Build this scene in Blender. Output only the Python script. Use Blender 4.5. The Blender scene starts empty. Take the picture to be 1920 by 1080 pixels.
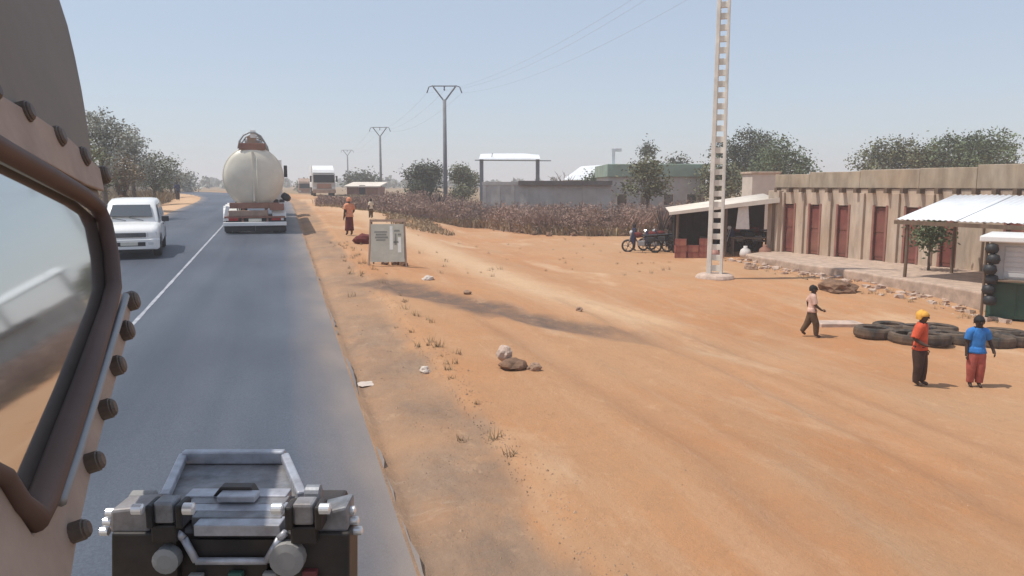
import bpy, bmesh, math, random
import numpy as np
from mathutils import Vector, Matrix, noise
random.seed(7)
sc = bpy.context.scene
COL = sc.collection
PI = math.pi

# ------------------------------------------------------------------ camera
FPX = 1450.0
TH = math.atan(195 / FPX)
PS = math.radians(16.6)
CAMP = Vector((0, 0, 2.9))
cam_d = bpy.data.cameras.new('camera')
cam_d.sensor_width = 36.0
cam_d.lens = FPX / 1920 * 36.0
cam_d.clip_start = 0.05
cam_d.clip_end = 9000
cam = bpy.data.objects.new('camera', cam_d)
cam.location = CAMP
cam.rotation_euler = (PI / 2 - TH, 0, -PS)
COL.objects.link(cam)
sc.camera = cam
CF = Vector((math.sin(PS) * math.cos(TH), math.cos(PS) * math.cos(TH), -math.sin(TH)))
CR = Vector((math.cos(PS), -math.sin(PS), 0))
CU = CR.cross(CF)

# ------------------------------------------------------------------ light
SUN_EL, SUN_AZ = math.radians(64), math.radians(-78)      # azimuth from +Y towards +X
sun_dir = Vector((math.sin(SUN_AZ) * math.cos(SUN_EL), math.cos(SUN_AZ) * math.cos(SUN_EL), math.sin(SUN_EL)))
w = bpy.data.worlds.new('World')
sc.world = w
w.use_nodes = True
wn = w.node_tree.nodes
wl = w.node_tree.links
sky = wn.new('ShaderNodeTexSky')
sky.sky_type = 'NISHITA'
sky.sun_disc = False
sky.sun_elevation = SUN_EL
sky.sun_rotation = SUN_AZ
sky.air_density = 1.0
sky.dust_density = 0.8
sky.ozone_density = 1.5
wn['Background'].inputs['Strength'].default_value = 0.115
veil = wn.new('ShaderNodeMixRGB')               # the whole dome is whitened evenly by dust, as on a harmattan day
veil.inputs[0].default_value = 0.62
veil.inputs[2].default_value = (3.85, 4.4, 5.25, 1)
wl.new(sky.outputs[0], veil.inputs[1])
wl.new(veil.outputs[0], wn['Background'].inputs['Color'])
sl = bpy.data.lights.new('sun', 'SUN')
sl.energy = 3.2
sl.angle = math.radians(0.6)
sl.color = (1.0, 0.95, 0.87)
so = bpy.data.objects.new('sun', sl)
so.rotation_euler = (-sun_dir).to_track_quat('-Z', 'Y').to_euler()
so.location = (-30, 10, 60)
COL.objects.link(so)
sc.view_settings.view_transform = 'Standard'
sc.view_settings.look = 'None'
sc.view_settings.gamma = 1
sc.view_settings.exposure = 0.30
sc.view_settings.use_curve_mapping = False
sc.cycles.max_bounces = 6
sc.cycles.volume_bounces = 1

# ------------------------------------------------------------------ materials
def _n(nt, t, **k):
    n = nt.nodes.new(t)
    for a, v in k.items():
        setattr(n, a, v)
    return n

def mat(name, col, rough=0.8, var=0.18, scale=6.0, metal=0.0, bump=0.0, bscale=40.0, spec=0.4, col2=None, stretch=None, dust=0.0):
    """a base colour broken up by two octaves of world-space noise, optional dust and relief"""
    m = bpy.data.materials.new(name)
    m.use_nodes = True
    nt = m.node_tree
    b = nt.nodes['Principled BSDF']
    tc = _n(nt, 'ShaderNodeTexCoord')
    mp = _n(nt, 'ShaderNodeMapping')
    if stretch:
        mp.inputs['Scale'].default_value = stretch
    nt.links.new(tc.outputs['Object'], mp.inputs[0])
    nz = _n(nt, 'ShaderNodeTexNoise')
    nz.inputs['Scale'].default_value = scale
    nz.inputs['Detail'].default_value = 6
    nz.inputs['Roughness'].default_value = 0.65
    nt.links.new(mp.outputs[0], nz.inputs['Vector'])
    rp = _n(nt, 'ShaderNodeValToRGB')
    c = Vector(col)
    lo = col2 if col2 else tuple(c * (1 - var * 1.6))
    hi = tuple(min(1, v) for v in c * (1 + var))
    rp.color_ramp.elements[0].position = 0.3
    rp.color_ramp.elements[1].position = 0.68
    rp.color_ramp.elements[0].color = (*lo, 1)
    rp.color_ramp.elements[1].color = (*hi, 1)
    nt.links.new(nz.outputs['Fac'], rp.inputs[0])
    out = rp.outputs[0]
    if dust > 0:
        n2 = _n(nt, 'ShaderNodeTexNoise')
        n2.inputs['Scale'].default_value = scale * 0.4
        n2.inputs['Detail'].default_value = 8
        nt.links.new(tc.outputs['Object'], n2.inputs['Vector'])
        mr = _n(nt, 'ShaderNodeMapRange')
        mr.inputs[1].default_value = 0.35
        mr.inputs[2].default_value = 0.75
        mr.inputs[4].default_value = dust
        nt.links.new(n2.outputs['Fac'], mr.inputs[0])
        mx = _n(nt, 'ShaderNodeMixRGB')
        mx.inputs[2].default_value = (0.46, 0.29, 0.17, 1)
        nt.links.new(mr.outputs[0], mx.inputs[0])
        nt.links.new(out, mx.inputs[1])
        out = mx.outputs[0]
    nt.links.new(out, b.inputs['Base Color'])
    b.inputs['Roughness'].default_value = rough
    b.inputs['Metallic'].default_value = metal
    b.inputs['Specular IOR Level'].default_value = spec
    if bump > 0:
        n3 = _n(nt, 'ShaderNodeTexNoise')
        n3.inputs['Scale'].default_value = bscale
        n3.inputs['Detail'].default_value = 6
        nt.links.new(mp.outputs[0], n3.inputs['Vector'])
        bp = _n(nt, 'ShaderNodeBump')
        bp.inputs['Strength'].default_value = bump
        bp.inputs['Distance'].default_value = 0.02
        nt.links.new(n3.outputs['Fac'], bp.inputs['Height'])
        nt.links.new(bp.outputs[0], b.inputs['Normal'])
    return m

M = {}
def mk(k, *a, **kw):
    M[k] = mat(k, *a, **kw)

mk('line_paint', (0.36, 0.37, 0.40), 0.7, 0.25, 3)
mk('concrete', (0.46, 0.34, 0.26), 0.9, 0.2, 3, bump=0.4)
mk('pole_concrete', (0.70, 0.67, 0.60), 0.85, 0.14, 2, bump=0.2)
mk('pole_grey', (0.20, 0.21, 0.22), 0.8, 0.12, 2)
mk('wire', (0.30, 0.30, 0.31), 0.6, 0.05)
mk('insulator', (0.12, 0.13, 0.16), 0.3, 0.05)
mk('plaster', (0.52, 0.42, 0.33), 0.92, 0.24, 1.6, bump=0.3, dust=0.5, stretch=(1.6, 1.6, 0.35))
mk('parapet', (0.36, 0.30, 0.225), 0.92, 0.26, 1.4, bump=0.3, dust=0.4, stretch=(1.5, 1.5, 0.4))
mk('plaster_grey', (0.50, 0.48, 0.45), 0.92, 0.14, 0.7, dust=0.25)
mk('plaster_pale', (0.58, 0.53, 0.46), 0.92, 0.12, 0.7, dust=0.2)
mk('red_door', (0.19, 0.055, 0.045), 0.6, 0.2, 2.0, dust=0.25)
mk('red_trim', (0.27, 0.11, 0.09), 0.8, 0.2, 2.0, dust=0.3)
mk('roof_brown', (0.31, 0.262, 0.205), 0.75, 0.22, 0.8, dust=0.35)
mk('roof_green', (0.25, 0.33, 0.26), 0.7, 0.18, 0.8, dust=0.15)
mk('roof_white', (0.74, 0.76, 0.78), 0.55, 0.08, 1.0, dust=0.08)
mk('roof_cream', (0.72, 0.65, 0.56), 0.7, 0.10, 1.0, dust=0.2)
mk('roof_dark', (0.14, 0.12, 0.11), 0.8, 0.2, 1.0)
mk('timber', (0.16, 0.11, 0.075), 0.9, 0.25, 3.0, stretch=(1, 1, 0.15))
mk('shade_dark_wood', (0.028, 0.023, 0.02), 0.9, 0.3, 3.0)  # near-black carries the shade inside the shed; also a door and bush stems
mk('white_paint', (0.80, 0.80, 0.78), 0.35, 0.04, 2.0, dust=0.10, spec=0.5)
mk('car_white', (0.80, 0.80, 0.78), 0.22, 0.03, 2.0, dust=0.08, spec=0.6)
mk('tank_cream', (0.70, 0.66, 0.55), 0.38, 0.08, 1.2, dust=0.18, spec=0.5)
mk('truck_red', (0.26, 0.11, 0.085), 0.75, 0.22, 2.0, dust=0.5)
mk('truck_dust', (0.34, 0.24, 0.19), 0.85, 0.2, 2.0, dust=0.4)
mk('tyre', (0.022, 0.022, 0.024), 0.85, 0.2, 6, dust=0.06)
mk('old_tyre', (0.04, 0.036, 0.033), 0.9, 0.3, 4, dust=0.3)
mk('rim', (0.38, 0.37, 0.36), 0.45, 0.1, metal=0.6)
mk('black_plastic', (0.025, 0.025, 0.027), 0.55, 0.15)
mk('steel_grey', (0.30, 0.31, 0.32), 0.5, 0.1, metal=0.4)
mk('lamp_red', (0.35, 0.02, 0.02), 0.25, 0.05)
mk('lamp_clear', (0.62, 0.63, 0.62), 0.12, 0.03, spec=0.7)
mk('plate', (0.62, 0.60, 0.52), 0.5, 0.05)
mk('kiosk_green', (0.022, 0.085, 0.062), 0.6, 0.2, 2.0, dust=0.12)
mk('kiosk_white', (0.55, 0.55, 0.54), 0.6, 0.08, 2.0, dust=0.12)
mk('cloth_white', (0.66, 0.62, 0.58), 0.95, 0.08)
mk('crate_red', (0.27, 0.06, 0.05), 0.7, 0.3, dust=0.45)
mk('bundle_pink', (0.50, 0.27, 0.22), 0.9, 0.2)
mk('board_sign', (0.46, 0.45, 0.38), 0.75, 0.12, 2.0, dust=0.15)
mk('sign_dark', (0.22, 0.215, 0.19), 0.8, 0.1)
mk('sign_white', (0.72, 0.71, 0.66), 0.8, 0.05)
mk('rock', (0.34, 0.22, 0.15), 0.95, 0.3, 4, bump=0.6, bscale=14)
mk('rubble_pale', (0.52, 0.39, 0.31), 0.95, 0.2, 4, bump=0.5, bscale=14)
mk('earth_dark', (0.20, 0.115, 0.07), 0.97, 0.3, 4, bump=0.6, bscale=10)
mk('litter', (0.55, 0.46, 0.39), 0.8, 0.08)
mk('gravel', (0.42, 0.28, 0.185), 0.95, 0.35, 0.9)
mk('bark', (0.15, 0.115, 0.09), 0.95, 0.3, 5)
mk('leaf_dusty', (0.33, 0.33, 0.275), 0.85, 0.32, 0.7)
mk('leaf_olive', (0.16, 0.165, 0.09), 0.85, 0.5, 0.7)
mk('leaf_dark', (0.085, 0.10, 0.06), 0.85, 0.45, 0.8)
mk('leaf_green', (0.13, 0.165, 0.085), 0.85, 0.45, 0.8)
mk('leaf_dry', (0.26, 0.20, 0.13), 0.9, 0.4, 0.9)
mk('scrub', (0.34, 0.225, 0.175), 0.95, 0.25, 0.25, col2=(0.24, 0.155, 0.122))
mk('scrub_olive', (0.32, 0.235, 0.14), 0.95, 0.3, 0.3, col2=(0.20, 0.145, 0.09))
mk('dry_grass', (0.30, 0.22, 0.125), 0.95, 0.35, 0.4)
mk('vehicle_tan', (0.17, 0.147, 0.118), 0.62, 0.08, 5, bump=0.05, bscale=200, dust=0.12)
mk('vehicle_rim', (0.36, 0.28, 0.23), 0.7, 0.12, 9, dust=0.2)
mk('frame_brown', (0.085, 0.05, 0.04), 0.6, 0.18, 7, dust=0.05)
mk('bolt_dark', (0.11, 0.085, 0.068), 0.55, 0.2, 20)
mk('gun_black', (0.018, 0.018, 0.02), 0.5, 0.3, 22, dust=0.10, bump=0.05, bscale=150)
mk('gun_grey', (0.22, 0.23, 0.25), 0.5, 0.3, 26, dust=0.22, metal=0.3, bump=0.04, bscale=180)
mk('gun_pale', (0.42, 0.44, 0.49), 0.42, 0.22, 26, dust=0.16, metal=0.35, bump=0.03, bscale=180)
mk('bolt_bright', (0.80, 0.80, 0.80), 0.25, 0.05, metal=0.5)
mk('gun_sand', (0.28, 0.27, 0.26), 0.7, 0.12, 14)
mk('green_bit', (0.04, 0.11, 0.08), 0.6, 0.1)
mk('red_bit', (0.16, 0.04, 0.04), 0.6, 0.1)
mk('eye', (0.02, 0.015, 0.012), 0.3, 0.0)
mk('hair', (0.015, 0.012, 0.011), 0.8, 0.2, 30)
mk('skin', (0.075, 0.042, 0.028), 0.6, 0.12, 12)
mk('skin_dark', (0.05, 0.029, 0.02), 0.6, 0.12, 12)
def cloth(k, c, v=0.2):
    mk(k, c, 0.92, v, 9, bump=0.25, bscale=26)
cloth('c_orange', (0.62, 0.10, 0.045)); cloth('c_yellow', (0.66, 0.34, 0.06)); cloth('c_blue', (0.035, 0.19, 0.52))
cloth('c_navy', (0.03, 0.035, 0.09)); cloth('c_brown', (0.055, 0.028, 0.02)); cloth('c_red', (0.40, 0.10, 0.075))
cloth('c_pale', (0.62, 0.40, 0.32)); cloth('c_peach', (0.66, 0.27, 0.15)); cloth('c_olive', (0.11, 0.066, 0.035)); cloth('c_maroon', (0.13, 0.022, 0.02))
cloth('c_cream', (0.66, 0.56, 0.42)); cloth('c_grey', (0.16, 0.14, 0.14))

def glass_mat(name, col, rough=0.05, f=0.35):
    m = bpy.data.materials.new(name); m.use_nodes = True
    nt = m.node_tree
    b = nt.nodes['Principled BSDF']
    b.inputs['Base Color'].default_value = (*col, 1)
    b.inputs['Roughness'].default_value = rough
    b.inputs['Specular IOR Level'].default_value = 0.9
    g = _n(nt, 'ShaderNodeBsdfGlossy')
    g.inputs['Roughness'].default_value = rough
    g.inputs['Color'].default_value = (0.86, 0.88, 0.86, 1)
    mx = _n(nt, 'ShaderNodeMixShader')
    mx.inputs[0].default_value = f
    nt.links.new(b.outputs[0], mx.inputs[1]); nt.links.new(g.outputs[0], mx.inputs[2])
    nt.links.new(mx.outputs[0], nt.nodes['Material Output'].inputs[0])
    return m
M['glass_dark'] = glass_mat('glass_dark', (0.03, 0.034, 0.036), 0.06, 0.12)
M['glass_black'] = glass_mat('glass_black', (0.012, 0.012, 0.014), 0.35, 0.0)
M['glass_black'].node_tree.nodes['Principled BSDF'].inputs['Specular IOR Level'].default_value = 0.15
M['armour_glass'] = glass_mat('armour_glass', (0.06, 0.065, 0.06), 0.05, 0.68)

# ------------------------------------------------------------------ mesh helpers
class MB:
    def __init__(self):
        self.v = []; self.f = []
    def add(self, vs, fs):
        o = len(self.v)
        self.v += [tuple(p) for p in vs]
        self.f += [tuple(i + o for i in q) for q in fs]
        return self
    def box(self, x0, x1, y0, y1, z0, z1, mtx=None):
        vs = [Vector((x, y, z)) for z in (z0, z1) for y in (y0, y1) for x in (x0, x1)]
        if mtx: vs = [mtx @ p for p in vs]
        return self.add(vs, [(0, 2, 3, 1), (4, 5, 7, 6), (0, 1, 5, 4), (2, 6, 7, 3), (0, 4, 6, 2), (1, 3, 7, 5)])
    def bar(self, a, b, wx, wz=None):
        """square bar from a to b"""
        return self.tube([a, b], [wx, wz or wx], 4, True, PI / 4, sq=True) if False else self._bar(a, b, wx, wz or wx)
    def _bar(self, a, b, wx, wz):
        a, b = Vector(a), Vector(b)
        d = (b - a).normalized()
        s = d.cross(Vector((0, 0, 1)))
        if s.length < 1e-3: s = Vector((1, 0, 0))
        s.normalize(); t = s.cross(d)
        vs = []
        for p in (a, b):
            for i, j in ((-1, -1), (1, -1), (1, 1), (-1, 1)):
                vs.append(p + s * i * wx / 2 + t * j * wz / 2)
        return self.add(vs, [(3, 2, 1, 0), (4, 5, 6, 7), (0, 1, 5, 4), (1, 2, 6, 5), (2, 3, 7, 6), (3, 0, 4, 7)])
    def tube(self, pts, rad, n=8, caps=True):
        pts = [Vector(p) for p in pts]
        if not hasattr(rad, '__len__'): rad = [rad] * len(pts)
        rings = []
        prev = None
        for i, p in enumerate(pts):
            d = (pts[min(i + 1, len(pts) - 1)] - pts[max(i - 1, 0)]).normalized()
            if prev is None:
                s = d.cross(Vector((0, 0, 1)))
                if s.length < 1e-3: s = d.cross(Vector((1, 0, 0)))
            else:
                s = prev - d * prev.dot(d)
                if s.length < 1e-4: s = d.cross(Vector((0, 0, 1)))
            s.normalize(); prev = s
            t = d.cross(s)
            rings.append([p + (s * math.cos(2 * PI * k / n) + t * math.sin(2 * PI * k / n)) * rad[i] for k in range(n)])
        vs = [q for r in rings for q in r]; fs = []
        for i in range(len(pts) - 1):
            for k in range(n):
                fs.append((i * n + k, i * n + (k + 1) % n, (i + 1) * n + (k + 1) % n, (i + 1) * n + k))
        if caps:
            fs.append(tuple(range(n))[::-1]); fs.append(tuple((len(pts) - 1) * n + k for k in range(n)))
        return self.add(vs, fs)
    def lathe(self, prof, n=20, axis='z', c=(0, 0, 0), sx=1.0, sz=1.0):
        """profile of (radius, height) turned about an axis"""
        c = Vector(c); vs = []; fs = []
        for r, h in prof:
            for k in range(n):
                a = 2 * PI * k / n
                u, v_ = r * math.cos(a) * sx, r * math.sin(a) * sz
                p = {'z': (u, v_, h), 'y': (u, h, v_), 'x': (h, u, v_)}[axis]
                vs.append(c + Vector(p))
        m = len(prof)
        for i in range(m - 1):
            for k in range(n):
                fs.append((i * n + k, i * n + (k + 1) % n, (i + 1) * n + (k + 1) % n, (i + 1) * n + k))
        fs.append(tuple(range(n))[::-1]); fs.append(tuple((m - 1) * n + k for k in range(n)))
        return self.add(vs, fs)
    def prism(self, pts, off):
        """polygon (3-D points) extruded by a vector"""
        pts = [Vector(p) for p in pts]; off = Vector(off); n = len(pts)
        fs = [tuple(range(n))[::-1], tuple(range(n, 2 * n))] + [(i, (i + 1) % n, n + (i + 1) % n, n + i) for i in range(n)]
        return self.add(pts + [p + off for p in pts], fs)
    def build(self, name, m, parent=None, bevel=0, smooth=False, fix=True):
        me = bpy.data.meshes.new(name)
        me.from_pydata(self.v, [], self.f)
        if fix:
            bm = bmesh.new(); bm.from_mesh(me)
            bmesh.ops.recalc_face_normals(bm, faces=bm.faces)
            bm.to_mesh(me); bm.free()
        me.materials.append(M[m] if isinstance(m, str) else m)
        o = bpy.data.objects.new(name, me)
        COL.objects.link(o)
        if parent: o.parent = parent
        if smooth:
            me.polygons.foreach_set('use_smooth', [True] * len(me.polygons))
        if bevel:
            bv = o.modifiers.new('bevel', 'BEVEL'); bv.width = bevel; bv.segments = 2; bv.limit_method = 'ANGLE'
            bv.angle_limit = math.radians(35)
        return o

def tag(o, label, cat, group=None):
    o['label'] = label; o['category'] = cat
    if group: o['group'] = group
    return o
def thing(name, label, cat, loc=(0, 0, 0), rz=0.0, group=None, scale=1.0):
    o = bpy.data.objects.new(name, None); COL.objects.link(o)
    o.empty_display_size = 0.2
    o.location = loc; o.rotation_euler = (0, 0, rz); o.scale = (scale,) * 3
    return tag(o, label, cat, group)
def structure(o):
    o['kind'] = 'structure'; return o
def stuff(o, label, cat):
    o['kind'] = 'stuff'; return tag(o, label, cat)
def copy_tree(o, parent=None):
    c = o.copy(); COL.objects.link(c)
    if parent: c.parent = parent
    for ch in list(o.children): copy_tree(ch, c)
    return c

# ------------------------------------------------------------------ pixel -> place
def ray(px, py): return CF + CR * ((px - 960) / FPX) + CU * ((540 - py) / FPX)
def pz(px, py, z):
    r = ray(px, py); return CAMP + r * ((z - CAMP.z) / r.z)
def pd(px, py, d): return CAMP + ray(px, py) * d

# ------------------------------------------------------------------ terrain
def sstep(a, b, x):
    t = min(1, max(0, (x - a) / (b - a))); return t * t * (3 - 2 * t)
def rz_(y):
    if y < -30: return 0.0235 * -30
    if y < 50: return 0.0235 * y
    return 0.0235 * (50 + 20 * (1 - math.exp(-(y - 50) / 20)))
def bend(y):
    if y < 60: return 0.0
    if y < 160: return -0.0022 * (y - 60) ** 2
    return -22.0 - 0.44 * (y - 160)
XR, XC, XL, XS = 0.88, -2.66, -6.4, 1.98
def base_r(y):
    return np.interp(y, [-40, 5, 15, 21, 30, 50, 100, 200, 400], [-0.7, -0.55, -0.52, -0.31, -0.26, -0.26, 0.3, 1.3, 1.5])
def polyd(p, pl):
    best = (9e9, 0); n = len(pl) - 1
    for i in range(n):
        a, b = pl[i], pl[i + 1]
        dx, dy = b[0] - a[0], b[1] - a[1]
        t = max(0, min(1, ((p[0] - a[0]) * dx + (p[1] - a[1]) * dy) / (dx * dx + dy * dy)))
        d = math.hypot(p[0] - a[0] - dx * t, p[1] - a[1] - dy * t)
        if d < best[0]: best = (d, (i + t) / n)
    return best
def px_line(pts, z):
    return [tuple(pz(x, y, z)[:2]) for x, y in pts]
DARK_BAND = px_line([(690, 566), (760, 580), (880, 600), (1030, 622), (1150, 628), (1300, 634)], -0.1)  # course of a darker, slightly sunken band across the sand
PALE = [px_line([(548, 392), (640, 415), (770, 455), (880, 505), (1010, 540), (1200, 575)], 0.1)]
RUTS = [px_line([(1060, 590), (1180, 640), (1400, 730), (1680, 870), (1930, 1010)], -0.4),
        px_line([(1120, 600), (1300, 640), (1560, 730), (1930, 880)], -0.5),
        px_line([(900, 640), (1150, 790), (1320, 900), (1500, 1070)], -0.3)]
def g(x, y):
    u = x - bend(y)
    r = rz_(y)
    if u >= XS:
        o_ = 6.5 * sstep(42, 70, y); k = sstep(XS + 0.2 + o_, 11.0 + o_, u) * sstep(420, 250, y)
        z = r * (1 - k) + float(base_r(y)) * k
        if y < 70:
            z += 0.05 * math.exp(-((u - 2.25) / 0.22) ** 2) * (0.4 + noise.noise((x * 1.3, y * 0.9, 3)))
            z += 0.07 * noise.noise((x * 0.35, y * 0.35, 0)) + 0.025 * noise.noise((x * 1.7, y * 1.7, 5))
            if y < 26 and u > 2.5:
                d, t = polyd((x, y), DARK_BAND)
                z -= 0.10 * math.exp(-(d / 0.6) ** 2) * sstep(1.0, 0.7, t)
                for pl in RUTS:
                    d, t = polyd((x, y), pl)
                    if d < 1.4:
                        z -= 0.05 * math.exp(-(d / 0.22) ** 2) - 0.03 * math.exp(-((d - 0.45) / 0.2) ** 2)
    elif u <= XL:
        z = r - 0.25 * sstep(XL - 0.6, XL - 4, u) + 0.05 * noise.noise((x * 0.6, y * 0.6, 1)) * sstep(XL, XL - 1, u)
        z += 0.3 * sstep(XL - 4, XL - 14, u) * sstep(20, 60, y)
    else:
        z = r
        if u < XR: z -= 0.09 * min(1, (XR - u) / 0.25) * min(1, (u - XL) / 0.25)
        else: z += -0.03 + 0.012 * noise.noise((x * 3, y * 3, 2)) - 0.07 * sstep(XR + 0.42, XR + 0.1, u)
    return z
def gp(px, py):
    r = ray(px, py); t = 3.0
    while t < 2500:
        p = CAMP + r * t
        if p.z < g(p.x, p.y): break
        t *= 1.004
    return Vector((p.x, p.y, g(p.x, p.y)))
def on(x, y, dz=0): return Vector((x, y, g(x, y) + dz))

def axis_pts(segs):
    out = []
    for a, b, s in segs:
        out += list(np.arange(a, b, s))
    out.append(segs[-1][1]); return out
gx = axis_pts([(-3500, -600, 300), (-600, -100, 50), (-100, -30, 7), (-30, -7, 1.0), (-7, 0.5, 0.4), (0.5, 1.4, 0.09), (1.4, 14, 0.18), (14, 34, 0.5), (34, 100, 4), (100, 600, 50), (600, 3500, 300)])
gy = axis_pts([(-300, -20, 40), (-20, 2, 2), (2, 24, 0.2), (24, 60, 0.6), (60, 130, 3), (130, 600, 25), (600, 4500, 300)])
NX, NY = len(gx), len(gy)
gv = []; att = []
for y in gy:
    for x in gx:
        gv.append((x, y, g(x, y)))
        u = x - bend(y)
        wob = 0.22 * noise.noise((x * 0.8, y * 0.8, 9)) + 0.12 * noise.noise((x * 3, y * 3, 4))
        sh = sstep(2.1, 1.9, u + wob) if u > -3 else 0.0
        pale = 0.0; st = 0.0; rut = 0.0
        if 0 < y < 75 and u > 1:
            d, t = polyd((x, y), PALE[0]); pale = math.exp(-((d + wob) / (0.8 + 0.02 * y)) ** 2)
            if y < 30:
                d, t = polyd((x, y), DARK_BAND)
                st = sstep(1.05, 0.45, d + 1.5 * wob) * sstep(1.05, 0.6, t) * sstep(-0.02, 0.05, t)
                for pl in RUTS:
                    d, t = polyd((x, y), pl)
                    rut = max(rut, math.exp(-((d + 0.6 * wob) / 0.35) ** 2))
        if u < XL: pale = max(pale, 0.8 * sstep(XL - 3.2, XL - 1.6, u + wob * 3))
        veg = sstep(XL - 2.0, XL - 4.5, u + wob * 2) if u < 0 else sstep(52, 66, y + wob * 6) * sstep(5, 8, u)
        if y > 150: veg = 1.0
        att.append((sh, pale, st, max(0, veg * 0.999)))
gf = [(j * NX + i, j * NX + i + 1, (j + 1) * NX + i + 1, (j + 1) * NX + i) for j in range(NY - 1) for i in range(NX - 1)]

def ground_material():
    m = bpy.data.materials.new('laterite'); m.use_nodes = True
    nt = m.node_tree; L = nt.links; b = nt.nodes['Principled BSDF']
    geo = _n(nt, 'ShaderNodeNewGeometry')
    def nz(scale, det=8, rough=0.6, stretch=None, rot=0):
        n = _n(nt, 'ShaderNodeTexNoise'); n.inputs['Scale'].default_value = scale
        n.inputs['Detail'].default_value = det; n.inputs['Roughness'].default_value = rough
        mp = _n(nt, 'ShaderNodeMapping'); L.new(geo.outputs['Position'], mp.inputs[0])
        if stretch: mp.inputs['Scale'].default_value = stretch
        mp.inputs['Rotation'].default_value = (0, 0, rot)
        L.new(mp.outputs[0], n.inputs['Vector']); return n.outputs['Fac']
    def ramp(v, a, ca, b_, cb):
        r = _n(nt, 'ShaderNodeValToRGB'); e = r.color_ramp.elements
        e[0].position = a; e[1].position = b_; e[0].color = (*ca, 1); e[1].color = (*cb, 1)
        L.new(v, r.inputs[0]); return r.outputs[0]
    def mrange(v, a, b_, c, d):
        r = _n(nt, 'ShaderNodeMapRange'); L.new(v, r.inputs[0])
        for i, q in zip((1, 2, 3, 4), (a, b_, c, d)): r.inputs[i].default_value = q
        return r.outputs[0]
    def mix(f, c1, c2, typ='MIX'):
        x = _n(nt, 'ShaderNodeMixRGB', blend_type=typ)
        for i, q in enumerate((f, c1, c2)):
            if hasattr(q, 'is_output'): L.new(q, x.inputs[i])
            elif isinstance(q, tuple): x.inputs[i].default_value = (*q, 1)
            else: x.inputs[i].default_value = q
        return x.outputs[0]
    def mul(a, k):
        x = _n(nt, 'ShaderNodeMath', operation='MULTIPLY'); L.new(a, x.inputs[0])
        if hasattr(k, 'is_output'): L.new(k, x.inputs[1])
        else: x.inputs[1].default_value = k
        return x.outputs[0]
    at = _n(nt, 'ShaderNodeAttribute', attribute_name='zone')
    sep = _n(nt, 'ShaderNodeSeparateColor'); L.new(at.outputs['Color'], sep.inputs[0])
    sh, pale, st = sep.outputs[0], sep.outputs[1], sep.outputs[2]
    veg = at.outputs['Alpha']
    ar = _n(nt, 'ShaderNodeAttribute', attribute_name='rut')
    base = ramp(nz(0.22, 6), 0.3, (0.42, 0.198, 0.090), 0.7, (0.50, 0.262, 0.132))
    base = mix(mrange(nz(1.5, 9, 0.7), 0.42, 0.75, 0, 0.45), base, (0.36, 0.212, 0.125))
    # faint drag marks along the road
    base = mix(mrange(nz(1.0, 6, 0.6, (2.6, 0.22, 1), 0.25), 0.5, 0.72, 0, 0.4), base, (0.53, 0.345, 0.22))
    base = mix(mrange(nz(0.55, 5, 0.6, (1, 0.4, 1), -0.6), 0.52, 0.75, 0, 0.5), base, (0.42, 0.29, 0.18))
    base = mix(mrange(nz(0.09, 3), 0.45, 0.62, 0, 0.55), base, (0.45, 0.285, 0.165))
    base = mix(mul(pale, 0.75), base, (0.62, 0.43, 0.27))
    base = mix(mrange(nz(0.34, 5, 0.6, (1, 0.5, 1), 0.5), 0.56, 0.7, 0, 0.75), base, (0.60, 0.42, 0.27))
    base = mix(mul(ar.outputs['Fac'], 0.45), base, (0.35, 0.185, 0.10))
    shc = ramp(nz(2.2, 9, 0.75, (1.0, 0.45, 1)), 0.3, (0.20, 0.135, 0.095), 0.72, (0.345, 0.235, 0.16))
    shc = mix(mrange(nz(0.35, 4), 0.42, 0.6, 0, 0.7), shc, (0.40, 0.235, 0.135))
    shc = mix(mrange(nz(1.1, 8, 0.7, (0.5, 2.0, 1)), 0.6, 0.72, 0, 0.5), shc, (0.55, 0.43, 0.32))
    base = mix(mul(sh, mrange(nz(0.8, 6, 0.7), 0.3, 0.55, 0.55, 1.0)), base, shc)
    dkn = mul(st, mrange(nz(1.6, 7, 0.7), 0.25, 0.6, 0.45, 1.0))
    base = mix(mul(dkn, 0.95), base, (0.135, 0.098, 0.08))
    vg = ramp(nz(0.5, 8, 0.7), 0.32, (0.20, 0.145, 0.085), 0.7, (0.38, 0.26, 0.155))
    base = mix(veg, base, vg)
    # clods and grit
    base = mix(mrange(nz(4.5, 8, 0.8), 0.52, 0.68, 0, 0.38), base, (0.33, 0.18, 0.095))
    base = mix(mrange(nz(3.1, 8, 0.8, (1, 0.6, 1), 0.8), 0.56, 0.68, 0, 0.32), base, (0.60, 0.40, 0.25))
    base = mix(mrange(nz(28, 3, 0.8), 0.62, 0.75, 0, 0.22), base, (0.24, 0.15, 0.10))
    base = mix(mrange(nz(17, 3, 0.8), 0.64, 0.76, 0, 0.25), base, (0.60, 0.45, 0.33))
    L.new(base, b.inputs['Base Color'])
    b.inputs['Roughness'].default_value = 0.96
    b.inputs['Specular IOR Level'].default_value = 0.15
    bp = _n(nt, 'ShaderNodeBump'); bp.inputs['Strength'].default_value = 0.8; bp.inputs['Distance'].default_value = 0.045
    L.new(nz(6, 10, 0.75), bp.inputs['Height']); L.new(bp.outputs[0], b.inputs['Normal'])
    return m
gm = MB(); gm.v = gv; gm.f = gf
ground = structure(gm.build('ground', ground_material(), smooth=True, fix=False))
ca = ground.data.attributes.new('zone', 'FLOAT_COLOR', 'POINT')
ca.data.foreach_set('color', np.array(att, dtype=np.float32).ravel())
rt = ground.data.attributes.new('rut', 'FLOAT', 'POINT')
rv = np.zeros(NX * NY, dtype=np.float32)
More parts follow.
